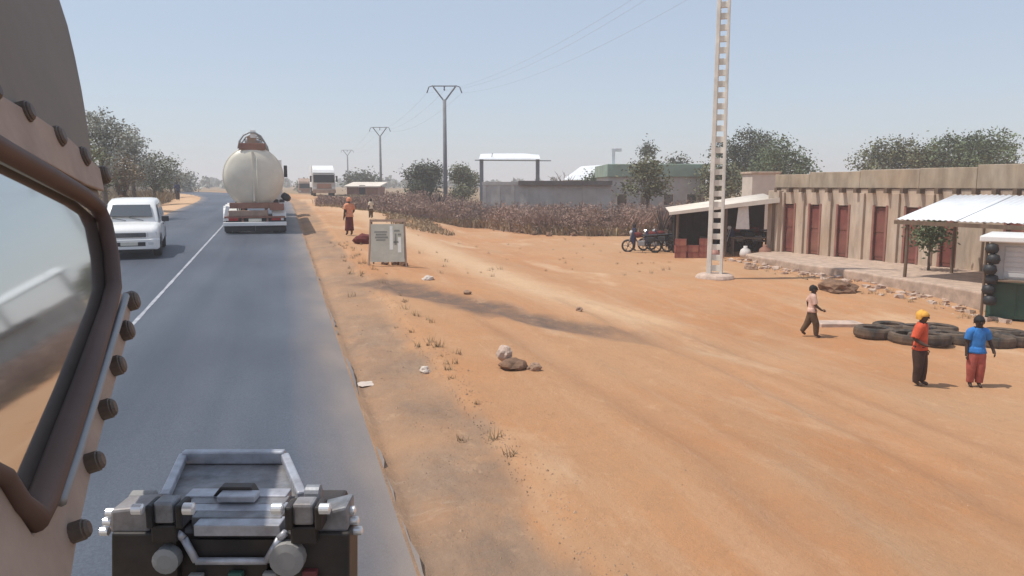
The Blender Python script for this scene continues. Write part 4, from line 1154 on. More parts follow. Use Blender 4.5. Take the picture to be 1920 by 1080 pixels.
MB().box(-0.05, wd * 0.28, -0.05, 0.25, zz(347, 60) - a2.z + 0.002, zz(341, 60) - a2.z).build('coping', 'plaster_grey', cw)
MB().box(wd * 0.28 + 0.01, wd + 0.05, -0.4, 1.6, zz(347, 60) - a2.z + 0.002, zz(339, 60) - a2.z).build('coping', 'roof_dark', cw)
for i in range(9):
    MB().box(wd * i / 9, wd * i / 9 + 0.25, -0.06, -0.001, -0.6, zz(348, 60) - a2.z).build('pier', 'plaster_grey', cw)
a3 = at_d(650, 88); s_ = 88 / FPX
bs = thing('brown_shed', 'small brown walled shed with pale roof behind the roadside persons', 'shed', a3, -PS)
wd = 58 * s_
MB().box(0, wd, 0, 5, -0.6, zz(351, 88) - a3.z).build('wall', 'truck_red', bs)
MB().prism([(-0.3, -0.4, zz(351, 88) - a3.z), (wd + 0.3, -0.4, zz(351, 88) - a3.z), (wd + 0.3, 5.2, zz(343, 88) - a3.z), (-0.3, 5.2, zz(343, 88) - a3.z)], (0, 0, 0.12)).build('roof', 'roof_cream', bs)
MB().box(wd * 0.4, wd * 0.6, -0.03, 0.0, -0.3, 1.2).build('door', 'shade_dark_wood', bs)
# entrance portal: two posts with a white board across
a4 = at_d(903, 70); s_ = 70 / FPX
gt = thing('entrance_portal', 'two dark posts carrying a long white board beyond the scrub', 'portal', a4, -PS)
wd = 105 * s_; zt = zz(301, 70) - a4.z; zt2 = zz(289, 70) - a4.z
for x in (0, wd):
    MB().box(x - 0.17, x + 0.17, -0.17, 0.17, -0.4, zt + 0.08).build('post', 'pole_grey', gt, 0.02)
MB().bar((-0.6, 0, zt), (wd + 1.2, 0, zt - 0.05), 0.08, 0.08).build('rail', 'pole_grey', gt)
MB().prism([(-0.2, -0.5, zt + 0.06), (wd + 0.2, -0.5, zt + 0.06), (wd + 0.15, 0.75, zt2 - 0.12), (wd * 0.75, 0.8, zt2), (wd * 0.25, 0.8, zt2), (-0.1, 0.75, zt2 - 0.05)], (0, 0.02, 0.06)).build('board', 'roof_white', gt)
MB().bar((0.9, -0.08, zt + 0.1), (1.0, -0.08, zt2 + 0.05), 0.06, 0.05).build('board_strut', 'pole_grey', gt)
a5 = at_d(1432, 46)
ow = thing('pale_outhouse', 'small pale block rising behind the left end of the shop row', 'building', a5, -PS)
MB().box(-0.7, 0.9, 0, 2.0, -0.4, zz(326, 46) - a5.z).build('wall', 'plaster_pale', ow, 0.02)
MB().box(-0.8, 1.0, -0.1, 2.1, zz(326, 46) - a5.z + 0.002, zz(322, 46) - a5.z).build('roof', 'plaster', ow, 0.02)

# ------------------------------------------------------------------ roadside sign and loose things
q = gp(727, 500)
sg = thing('board_sign', 'leaning grey board sign with dark marks standing on the road shoulder', 'sign', q, -PS + 0.10)
sw, shh = 1.02, 1.36
for s in (-1, 1):
    MB().bar((s * sw / 2 * 1.06, 0.0, -0.05), (s * sw / 2 * 0.95, 0.28, shh), 0.045, 0.045).build('leg', 'truck_dust', sg)
    MB().bar((s * sw / 2 * 0.9, 0.75, -0.05), (s * sw / 2 * 0.9, 0.30, shh - 0.08), 0.045, 0.045).build('back_leg', 'timber', sg)
sl_ = Vector((0, 0.28, shh)); 
def sgq(x, k, off=0.0): return Vector((x, 0.28 * k - 0.03 - off, shh * k))
pan = MB().prism([sgq(-sw / 2 + 0.02, 0.10), sgq(sw / 2 - 0.02, 0.10), sgq(sw / 2 - 0.04, 0.90), sgq(-sw / 2 + 0.04, 0.90)], (0, 0.025, 0)).build('panel', 'board_sign', sg)
MB().prism([sgq(-sw / 2, 0.95, 0.0), sgq(sw / 2, 0.95, 0.0), sgq(sw / 2, 1.0, 0.0), sgq(-sw / 2, 1.0, 0.0)], (0, 0.05, 0)).build('top_rail', 'truck_dust', sg)
random.seed(5)
for (x0, x1, k0_, k1_, mm) in [(-0.36, 0.02, 0.60, 0.64, 'sign_dark'), (-0.34, -0.02, 0.66, 0.70, 'sign_dark'), (-0.38, 0.0, 0.72, 0.75, 'sign_dark'), (-0.33, -0.05, 0.55, 0.58, 'sign_dark'),
                           (0.06, 0.16, 0.36, 0.86, 'sign_white'), (0.19, 0.36, 0.74, 0.78, 'sign_dark'), (0.20, 0.27, 0.46, 0.70, 'sign_dark'), (0.30, 0.40, 0.66, 0.70, 'sign_dark'), (0.17, 0.33, 0.50, 0.54, 'sign_dark'), (0.30, 0.40, 0.30, 0.62, 'sign_white')]:
    MB().prism([sgq(x0, k0_, 0.003), sgq(x1, k0_, 0.003), sgq(x1 - 0.01, k1_, 0.003), sgq(x0 + 0.01, k1_, 0.003)], (0, 0.002, 0)).build('painted_mark', mm, pan)
def rock(px, py, w_, h_, m, name, label, cat='rock', group=None, seed=0, sink=0.25):
    p = gp(px, py)
    bm = bmesh.new(); bmesh.ops.create_icosphere(bm, subdivisions=3, radius=1.0)
    for v in bm.verts:
        n = v.co.normalized()
        k = 1 + 0.42 * noise.noise(n * 1.3 + Vector((seed * 7.1, 0, 0))) + 0.16 * noise.noise(n * 4 + Vector((0, seed * 3, 0)))
        v.co = Vector((n.x * w_ / 2 * k, n.y * w_ / 2 * k * 0.8, n.z * h_ * 0.62 * k + h_ * (0.5 - sink)))
    me = bpy.data.meshes.new(name); bm.to_mesh(me); bm.free()
    me.materials.append(M[m]); o = bpy.data.objects.new(name, me); COL.objects.link(o)
    o.location = p; o.rotation_euler = (0, 0, seed)
    return tag(o, label, cat, group)
rock(742, 497, 0.32, 0.18, 'earth_dark', 'rock', 'dark stone weighing down the left foot of the board sign', seed=1)
rock(757, 499, 0.30, 0.26, 'earth_dark', 'rock', 'darkest stone at the right foot of the board sign', seed=2)
rock(722, 496, 0.22, 0.12, 'rock', 'rock', 'small brown stone under the middle of the board sign', seed=3)
rock(962, 690, 0.46, 0.16, 'earth_dark', 'rock', 'dark brown lump under the pale rubble on the sand', seed=4)
rock(945, 682, 0.26, 0.20, 'rubble_pale', 'rubble', 'pale broken block on top of the dark lump on the sand', 'rubble', seed=5, sink=-0.25)
rock(1002, 694, 0.20, 0.12, 'rock', 'rock', 'small stone right of the pale rubble block', seed=6)
rock(802, 524, 0.34, 0.12, 'litter', 'rubble', 'pale flat scrap lying right of the board sign', 'rubble', seed=7)
rock(797, 698, 0.18, 0.10, 'litter', 'rubble', 'small pinkish white scrap on the edge of the road shoulder', 'rubble', seed=8)
rock(686, 722, 0.30, 0.04, 'litter', 'rubble', 'flat whitish scrap beside the asphalt edge', 'rubble', seed=9)
rock(684, 456, 0.95, 0.42, 'c_maroon', 'bundle', 'reddish brown bundle on the ground left of the board sign', 'bundle', seed=10)
rock(1570, 545, 1.25, 0.40, 'earth_dark', 'earth_heap', 'dark brown earth heap before the terrace of the shop row', 'earth heap', seed=11)
rock(1408, 505, 0.5, 0.2, 'rock', 'rock', 'brown stone right of the cream pole plinth', seed=12)
rock(876, 552, 0.2, 0.1, 'rock', 'rock', 'small stone above the dark band on the sand', seed=13)
rock(1086, 583, 0.2, 0.1, 'rock', 'rock', 'small stone on the open sand right of the dark band', seed=14)
rock(1640, 517, 0.5, 0.3, 'rock', 'rock', 'brown stone against the terrace edge of the shop row', seed=15)
sr = ['leftmost', 'second', 'third', 'fourth', 'fifth', 'sixth', 'seventh', 'eighth']
for i, x in enumerate((1002, 1030, 1062, 1075, 1100, 1130, 1152, 1168)):
    rock(x, 441 + (i % 2) * 2, 0.42, 0.28, 'earth_dark', 'rock', 'dark clod at the foot of the dry scrub, %s from the left' % sr[i], 'clod', 'dark clods along the foot of the scrub', 20 + i)
tuft = MB(); rnd = random.Random(77)
for i in range(240):
    if i < 110:
        v = rag[rnd.randrange(len(rag) - 1)]; x, y = v.x - FI.x * rnd.uniform(0.1, 1.0) + rnd.uniform(-1, 1), v.y - FI.y * rnd.uniform(0.1, 1.0) + rnd.uniform(-1, 1)
    elif i < 170: x, y = 2.25 + rnd.gauss(0, 0.25), rnd.uniform(7, 30)
    else:
        v = gp(rnd.uniform(640, 1260), rnd.uniform(440, 520)); x, y = v.x, v.y
    z = g(x, y); s0 = rnd.uniform(0.05, 0.16)
    for _ in range(14):
        a = rnd.uniform(0, 6.28); l = s0 * rnd.uniform(0.4, 1.0); h = s0 * rnd.uniform(0.5, 1.3); w_ = 0.006
        b0 = Vector((x + rnd.gauss(0, s0 * 0.3), y + rnd.gauss(0, s0 * 0.3), z - 0.01))
        tuft.add([b0 + Vector((-w_ * math.sin(a), w_ * math.cos(a), 0)), b0 + Vector((w_ * math.sin(a), -w_ * math.cos(a), 0)), b0 + Vector((l * math.cos(a), l * math.sin(a), h))], [(0, 1, 2)])
stuff(tuft.build('grass_tufts', 'dry_grass', fix=False), 'sparse dry grass tufts on the sand and by the terrace', 'grass')
rub = MB()
for i in range(150):
    v = rag[rnd.randrange(len(rag) - 1)]; d = abs(rnd.gauss(0, 0.35)) + 0.05
    x, y = v.x - FI.x * d + rnd.uniform(-0.6, 0.6), v.y - FI.y * d + rnd.uniform(-0.6, 0.6)
    s0 = rnd.uniform(0.03, 0.12); z = g(x, y)
    p8 = [(x + s0 * q * rnd.uniform(0.6, 1.2), y + s0 * r_ * rnd.uniform(0.6, 1.2), z - 0.02 + (s0 * rnd.uniform(0.5, 1.1) if t_ else 0)) for t_ in (0, 1) for q, r_ in ((-1, -1), (1, -1), (1, 1), (-1, 1))]
    rub.add(p8, [(3, 2, 1, 0), (4, 5, 6, 7), (0, 1, 5, 4), (1, 2, 6, 5), (2, 3, 7, 6), (3, 0, 4, 7)])
stuff(rub.build('rubble_stones', 'rubble_pale', fix=False), 'small broken stones strewn along the terrace edge', 'rubble')
slab = MB()
v0, v1 = pz(1540, 607, -0.42), pz(1622, 607, -0.42)
slab.prism([(v0.x, v0.y, -0.62), (v1.x, v1.y, -0.62), (v1.x + 0.1, v1.y + 0.5, -0.62), (v0.x + 0.1, v0.y + 0.5, -0.62)], (0, 0, 0.2))
tag(slab.build('concrete_slab', 'rubble_pale', None, 0.02), 'pale flat concrete slab left of the tyre heap', 'slab')
# gravel and crumbs
random.seed(11)
gb = MB()
for i in range(4600):
    if i < 3000:
        x, y = random.uniform(XR + 0.05, 2.3) + random.gauss(0, 0.1), 4 + 22 * random.random() ** 1.5
        if random.random() < 0.4: x = 2.2 + random.gauss(0, 0.18)
    else:
        x, y = random.uniform(2.2, 16), 4 + 24 * random.random() ** 1.2
        if noise.noise((x * 0.5, y * 0.5, 8)) < -0.05: continue
    if x < XR + 0.04: continue
    s = random.uniform(0.004, 0.013) * (2.0 if random.random() < 0.03 else 1)
    z = g(x, y); a = random.uniform(0, 6)
    cx_, sx_ = math.cos(a) * s, math.sin(a) * s
    gb.add([(x + cx_, y + sx_, z - 0.004), (x - sx_, y + cx_ * 0.8, z - 0.004), (x - cx_, y - sx_ * 0.7, z - 0.004), (x + sx_, y - cx_, z - 0.004), (x + cx_ * 0.2, y, z + s * 0.9)],
           [(0, 1, 4), (1, 2, 4), (2, 3, 4), (3, 0, 4)])
stuff(gb.build('gravel', 'gravel', fix=False), 'loose gravel and crumbs scattered over the shoulder and sand', 'gravel')

# ------------------------------------------------------------------ vegetation
def leaf_mesh(blobs, count, leaf, seed, flat=0.0):
    """leaf-sized quads in clumps through the volume of several ellipsoids"""
    rnd = random.Random(seed); mb = MB()
    tot = sum(b[3] * b[4] * b[5] for b in blobs) ** 1.0
    for (cx, cy, cz, rx, ry, rz) in blobs:
        n = max(20, int(count * (rx * ry * rz) / tot))
        ncl = max(6, n // 16)
        for _ in range(ncl):
            while True:
                v = Vector((rnd.uniform(-1, 1), rnd.uniform(-1, 1), rnd.uniform(-1, 1)))
                if 0.25 < v.length < 1.0: break
            v = v.normalized() * (v.length ** 0.4) * rnd.uniform(0.82, 1.08)
            c = Vector((cx + v.x * rx, cy + v.y * ry, cz + v.z * rz))
            cr = leaf * rnd.uniform(1.6, 3.4)
            for _ in range(16):
                p = c + Vector((rnd.gauss(0, 1), rnd.gauss(0, 1), rnd.gauss(0, 0.8))) * cr * 0.55
                d = Vector((rnd.gauss(0, 1), rnd.gauss(0, 1), rnd.gauss(0, 0.7))).normalized()
                e = d.cross(Vector((rnd.gauss(0, 1), rnd.gauss(0, 1), rnd.gauss(0, 1)))).normalized()
                l = leaf * rnd.uniform(0.6, 1.3); w_ = l * 0.48
                mb.add([p - d * l * 0.5, p + e * w_ * 0.5, p + d * l * 0.5, p - e * w_ * 0.5], [(0, 1, 2, 3)])
    return mb
def tree(name, label, base, h, crown_r, crown_z0, leafm, seed, n=3200, leaf=0.3, group=None, lobes=9, trunk_r=0.16, squash=0.75, cat='tree', lean=0.0):
    rnd = random.Random(seed)
    t = thing(name, label, cat, base, 0, group)
    ch = h - crown_z0
    blobs = []; limbs = []
    top = Vector((lean, 0, crown_z0 + ch * 0.25))
    for i in range(lobes):
        a = 2 * PI * i / lobes + rnd.uniform(-0.4, 0.4)
        rr = crown_r * rnd.uniform(0.25, 0.78)
        z = crown_z0 + ch * rnd.uniform(0.28, 0.82)
        s = crown_r * rnd.uniform(0.30, 0.50)
        c = Vector((lean + rr * math.cos(a), rr * math.sin(a), z))
        blobs.append((*c, s, s, min(s * squash, ch * 0.4))); limbs.append(c)
    blobs.append((lean, 0, h - ch * 0.22, crown_r * 0.42, crown_r * 0.42, ch * 0.22))
    limbs.append(Vector((lean, 0, h - ch * 0.25)))
    kn = Vector((lean * 0.4 + rnd.uniform(-0.1, 0.1), rnd.uniform(-0.1, 0.1), crown_z0 * 0.55))
    tr = MB().tube([(0, 0, -0.25), (0.02, 0, 0.15), kn, top], [trunk_r * 1.5, trunk_r * 1.1, trunk_r * 0.9, trunk_r * 0.6], 9).build('trunk', 'bark', t, smooth=True)
    for c in limbs:
        st_ = kn.lerp(top, rnd.uniform(0.4, 1.0))
        mid = st_.lerp(c, 0.5) + Vector((rnd.uniform(-0.2, 0.2), rnd.uniform(-0.2, 0.2), 0.15))
        MB().tube([st_, mid, c], [trunk_r * 0.45, trunk_r * 0.3, trunk_r * 0.1], 6).build('limb', 'bark', tr, smooth=True)
    leaf_mesh(blobs, n, leaf, seed).build('crown', leafm, t, fix=False)
    return t
def tree_px(px, py_top, dist, wpx, crown_frac, leafm, label, seed, **k):
    top = pd(px, py_top, dist); z0 = g(top.x, top.y); h = top.z - z0
    return tree(k.pop('name', 'tree'), label, (top.x, top.y, z0), h, wpx / FPX * dist / 2, h * crown_frac, leafm, seed, **k)
G1 = 'dusty trees along the left roadside'
tree_px(186, 205, 40, 120, 0.35, 'leaf_dusty', 'tallest grey green tree, nearest of the left roadside trees', 1, n=4200, leaf=0.165, group=G1, lobes=7, squash=1.0)
tree_px(130, 240, 34, 150, 0.25, 'leaf_olive', 'grey green tree half hidden by the brown shield', 2, n=3200, leaf=0.17, group=G1)
tree_px(243, 248, 47, 92, 0.28, 'leaf_dusty', 'second tallest grey green tree above the white car', 3, n=3900, leaf=0.17, group=G1, lobes=7, squash=0.9)
tree_px(222, 285, 44, 70, 0.15, 'leaf_dry', 'dry brownish tree low behind the white car', 4, n=2200, leaf=0.17, group=G1)
tree_px(286, 288, 58, 82, 0.2, 'leaf_olive', 'third olive tree along the left roadside, above the car bonnet', 5, n=3200, leaf=0.19, group=G1, lobes=7)
tree_px(318, 308, 80, 60, 0.15, 'leaf_dusty', 'fourth smaller tree along the left roadside', 6, n=1500, leaf=0.3, group=G1)
tree_px(345, 328, 120, 50, 0.1, 'leaf_dusty', 'farthest small tree of the left roadside row', 7, n=1800, leaf=0.45, group=G1)
G2 = 'trees behind the shop row'
tree_px(1400, 246, 70, 120, 0.35, 'leaf_dark', 'dark tree rising directly right of the cream pole', 11, n=7500, leaf=0.25, group=G2)
tree_px(1466, 262, 64, 130, 0.30, 'leaf_green', 'broad green tree above the open shed', 12, n=8500, leaf=0.24, group=G2)
tree_px(1352, 300, 60, 90, 0.2, 'leaf_olive', 'low olive tree behind the cream pole and green hall end', 13, n=3000, leaf=0.3, group=G2)
tree_px(1668, 262, 62, 130, 0.30, 'leaf_olive', 'leftmost olive tree above the shop row roof', 14, n=7000, leaf=0.24, group=G2)
tree_px(1745, 272, 60, 100, 0.30, 'leaf_olive', 'smaller middle tree above the shop row roof', 15, n=5200, leaf=0.23, group=G2)
tree_px(1838, 250, 58, 160, 0.32, 'leaf_green', 'broad dark green tree at right above the shop row roof', 16, n=9000, leaf=0.23, group=G2)
tree_px(1215, 298, 52, 66, 0.42, 'leaf_olive', 'small olive tree standing before the green roofed hall', 17, n=2600, leaf=0.24, trunk_r=0.10)
tree_px(1213, 272, 90, 22, 0.72, 'leaf_dark', 'slim bare stemmed tree with a small dark tuft above the green hall', 18, n=700, leaf=0.3, trunk_r=0.09, lobes=4)
tree_px(1270, 296, 95, 60, 0.3, 'leaf_dark', 'dark far treetop peeping over the right end of the green hall', 19, n=1600, leaf=0.4)
tree_px(793, 307, 75, 66, 0.12, 'leaf_dark', 'round dark tree left of the nearest forked pole', 20, n=8000, leaf=0.24, squash=0.95, lobes=11)
tree_px(866, 312, 78, 64, 0.15, 'leaf_olive', 'olive tree right of the nearest forked pole', 21, n=5000, leaf=0.24)
tree_px(680, 329, 130, 62, 0.1, 'leaf_dark', 'wide dark tree far off behind the small brown shed', 22, n=2600, leaf=0.5)
tree_px(1110, 326, 75, 50, 0.2, 'leaf_green', 'low green tree left of the green roofed hall', 23, n=1500, leaf=0.3)
tree_px(574, 344, 180, 30, 0.1, 'leaf_olive', 'tiny far tree right beside the tanker', 24, n=900, leaf=0.6)
# leafless tree left of the white roof
bt0 = at_d(1056, 72)
bt = thing('bare_tree', 'leafless forked tree before the far white roof', 'tree', bt0, 0.4)
hh = zz(314, 72) - bt0.z
rb = random.Random(3)
trk = MB().tube([(0, 0, -0.3), (0, 0, hh * 0.4), (0.05, 0, hh * 0.62)], [0.14, 0.11, 0.08], 8).build('trunk', 'bark', bt, smooth=True)
for i in range(9):
    a = 2 * PI * i / 9; l = rb.uniform(0.6, 1.4)
    s0 = Vector((0.03, 0, hh * rb.uniform(0.4, 0.62)))
    e = s0 + Vector((math.cos(a) * l, math.sin(a) * l, hh * rb.uniform(0.22, 0.38)))
    MB().tube([s0, s0.lerp(e, 0.5) + Vector((0, 0, -0.08)), e], [0.06, 0.04, 0.012], 6).build('limb', 'bark', trk, smooth=True)
    for _ in range(3):
        s1 = s0.lerp(e, rb.uniform(0.4, 0.9)); e1 = s1 + Vector((rb.uniform(-0.5, 0.5), rb.uniform(-0.5, 0.5), rb.uniform(0.1, 0.5)))
        MB().tube([s1, e1], [0.025, 0.008], 5).build('twig', 'bark', trk)
# shrub by the shop wall
v = pz(1757, 505, 0.0) - FI * 0.5
sh_t = tree('shrub', 'green leafy shrub growing before the shop row wall under the canopy', (v.x, v.y, -0.006), 1.75, 0.52, 0.55, 'leaf_green', 31, n=900, leaf=0.16, lobes=6, trunk_r=0.04, cat='shrub')
# far wood on the horizon
random.seed(3)
def far_band(name, label, x0, x1, ya, yb, n, m, hmin, hmax, leaf):
    mb = MB()
    for i in range(n):
        x = random.uniform(x0, x1); y = random.uniform(ya, yb)
        h = random.uniform(hmin, hmax); r = h * random.uniform(0.5, 1.0)
        z = g(x, y)
        for _ in range(60):
            a, e = random.uniform(0, 2 * PI), random.uniform(0, PI / 2)
            p = Vector((x + r * math.cos(a) * math.cos(e), y + r * math.sin(a) * math.cos(e), z + h * math.sin(e) * random.uniform(0.6, 1.1)))
            d = Vector((random.gauss(0, 1), random.gauss(0, 1), random.gauss(0, 1))).normalized(); f = d.cross(Vector((random.gauss(0, 1), random.gauss(0, 1), 0.3))).normalized()
            l = leaf * random.uniform(0.6, 1.4)
            mb.add([p - d * l, p + f * l * 0.6, p + d * l, p - f * l * 0.6], [(0, 1, 2, 3)])
    return stuff(mb.build(name, m, fix=False), label, 'wood')
far_band('far_wood', 'low hazy line of far bush on the horizon', -260, 420, 260, 420, 380, 'leaf_dusty', 1.8, 4.0, 0.9)
far_band('roadside_bush', 'low dusty bush along the left verge beyond the trees', -75, -24, 75, 190, 190, 'leaf_dry', 0.7, 2.0, 0.4)

# dry scrub: thin upright stems, thick enough to hide the ground
def scrub(name, label, region, n, m, hmin, hmax, seed, wid=0.022, stems=9):
    rnd = random.Random(seed); mb = MB()
    for _ in range(n):
        x, y = region(rnd)
        z = g(x, y); hk = (0.72 + 0.75 * noise.noise((x * 0.25, y * 0.25, seed))) * (0.3 + 0.7 * sstep(5, 15, x) if x > 0 else 1)
        for _ in range(stems):
            h = rnd.uniform(hmin, hmax) * hk; a = rnd.uniform(0, 6.28); ln = rnd.uniform(0.1, 0.95) * h
            bx_, by_ = x + rnd.gauss(0, 0.16), y + rnd.gauss(0, 0.16)
            dx, dy = math.cos(a) * ln, math.sin(a) * ln
            b = rnd.uniform(0, PI); wx, wy_ = math.cos(b) * wid, math.sin(b) * wid
            mb.add([(bx_ - wx, by_ - wy_, z - 0.05), (bx_ + wx, by_ + wy_, z - 0.05), (bx_ + dx * 0.5 + wx * 1.6, by_ + dy * 0.5 + wy_ * 1.6, z + h * 0.6), (bx_ + dx * 0.4 - wx * 1.6, by_ + dy * 0.4 - wy_ * 1.6, z + h * 0.6), (bx_ + dx, by_ + dy, z + h)],
                   [(0, 1, 2, 3), (3, 2, 4)])
    return stuff(mb.build(name, m, fix=False), label, 'scrub')
FOOT = [gp(x, y) for x, y in ((598, 386), (660, 392), (740, 404), (830, 417), (920, 428), (1000, 439), (1100, 442), (1190, 441), (1300, 432))]
def reg_right(rnd, d0=0, d1=13):
    k = rnd.random() * (len(FOOT) - 1); i = int(k); v = FOOT[i].lerp(FOOT[min(i + 1, len(FOOT) - 1)], k - i)
    out = Vector((v.x, v.y, 0)).normalized(); d = d0 + (d1 - d0) * rnd.random() ** 1.3
    d += 0.8 * noise.noise((v.x * 0.4, v.y * 0.4, 0))
    return v.x + out.x * d, v.y + out.y * d
scrub('dry_scrub', 'band of dry purplish brown scrub beyond the sand', reg_right, 5200, 'scrub', 0.5, 1.5, 41, 0.008, 14)
scrub('dry_scrub', 'paler olive dry grass along the front of the scrub', lambda r: reg_right(r, -0.6, 1.6), 1100, 'scrub_olive', 0.3, 0.9, 42)
def leafy(name, label, region, n, m, hmin, hmax, leaf, seed, per=110):
    rnd = random.Random(seed); mb = MB()
    for _ in range(n):
        x, y = region(rnd); z = g(x, y); h = rnd.uniform(hmin, hmax) * (0.3 + 0.7 * sstep(5, 15, x)); r = h * rnd.uniform(0.45, 0.9)
        for _ in range(per):
            a, e = rnd.uniform(0, 2 * PI), rnd.uniform(0, PI / 2); k = rnd.uniform(0.55, 1.08)
            p = Vector((x + r * k * math.cos(a) * math.cos(e), y + r * k * math.sin(a) * math.cos(e), z + h * k * math.sin(e)))
            d = Vector((rnd.gauss(0, 1), rnd.gauss(0, 1), rnd.gauss(0, 1.4))).normalized(); f = d.cross(Vector((rnd.gauss(0, 1), rnd.gauss(0, 1), 0.3))).normalized()
            l = leaf * rnd.uniform(0.5, 1.4)
            mb.add([p - d * l, p + f * l * 0.35, p + d * l, p - f * l * 0.35], [(0, 1, 2, 3)])
    return stuff(mb.build(name, m, fix=False), label, 'scrub')
leafy('brushwood', 'soft tangled brown brushwood among the dry scrub', reg_right, 900, 'scrub', 0.8, 1.75, 0.085, 46, 190)
def reg_left(rnd):
    y = rnd.uniform(20, 120); u = XL - 2.6 - rnd.random() ** 1.4 * (8 + y * 0.15)
    return bend(y) + u, y
scrub('verge_grass', 'dry brown grass and brush along the left verge', reg_left, 3600, 'dry_grass', 0.3, 1.1, 43, 0.03)
def reg_rv(rnd):
    y = rnd.uniform(45, 110); return bend(y) * 0.3 + rnd.uniform(6.5, 10) + (y - 50) * 0.03, y
scrub('verge_scrub', 'low brown scrub on the bank below the parked lorries', reg_rv, 1500, 'scrub_olive', 0.25, 0.7, 44)
# individual darker dead bushes standing in the scrub
for i, (px, py, lab) in enumerate([(878, 408, 'dark dead bush in the scrub right of the nearest forked pole'), (935, 412, 'dark dead bush in the scrub below the portal'), (1090, 420, 'dark dead bush in the middle of the scrub'), (820, 392, 'dark dead bush in the scrub below the round tree'), (1240, 430, 'dark dead bush at the right end of the scrub')]):
    p = gp(px, py + 12)
    t = thing('dead_bush', lab, 'bush', p, i, 'dead bushes in the scrub')
    rnd = random.Random(60 + i)
    for k in range(16):
        a = rnd.uniform(0, 6.28); l = rnd.uniform(0.3, 0.9); h = rnd.uniform(0.9, 1.9)
        MB().tube([(0, 0, -0.1), (math.cos(a) * l * 0.4, math.sin(a) * l * 0.4, h * 0.55), (math.cos(a) * l, math.sin(a) * l, h)], [0.05, 0.035, 0.01], 5).build('stem', 'shade_dark_wood', t)

# ------------------------------------------------------------------ persons
def skin_body(joints, bones):
    me = bpy.data.meshes.new('sk')
    names = list(joints)
    me.from_pydata([joints[n][0] for n in names], [(names.index(a), names.index(b)) for a, b in bones], [])
    o = bpy.data.objects.new('sk', me); COL.objects.link(o)
    sm = o.modifiers.new('skin', 'SKIN'); sm.use_smooth_shade = True
    sv = me.skin_vertices[0].data
    for i, n in enumerate(names):
        r = joints[n][1]; sv[i].radius = r if hasattr(r, '__len__') else (r, r)
        sv[i].use_root = n == 'pelvis'
    ss = o.modifiers.new('sub', 'SUBSURF'); ss.levels = 2; ss.render_levels = 2
    dg = bpy.context.evaluated_depsgraph_get(); dg.update()
    out = bpy.data.meshes.new_from_object(o.evaluated_get(dg))
    bpy.data.objects.remove(o); bpy.data.meshes.remove(me)
    return out
BONES = [('pelvis', 'belly'), ('belly', 'chest'), ('chest', 'nb'), ('nb', 'neck'), ('neck', 'jaw'), ('jaw', 'head'), ('head', 'top')]
for s in 'LR':
    BONES += [('nb', 'sh' + s), ('sh' + s, 'el' + s), ('el' + s, 'wr' + s), ('wr' + s, 'pa' + s), ('pelvis', 'hip' + s), ('hip' + s, 'kn' + s), ('kn' + s, 'an' + s), ('an' + s, 'toe' + s)]
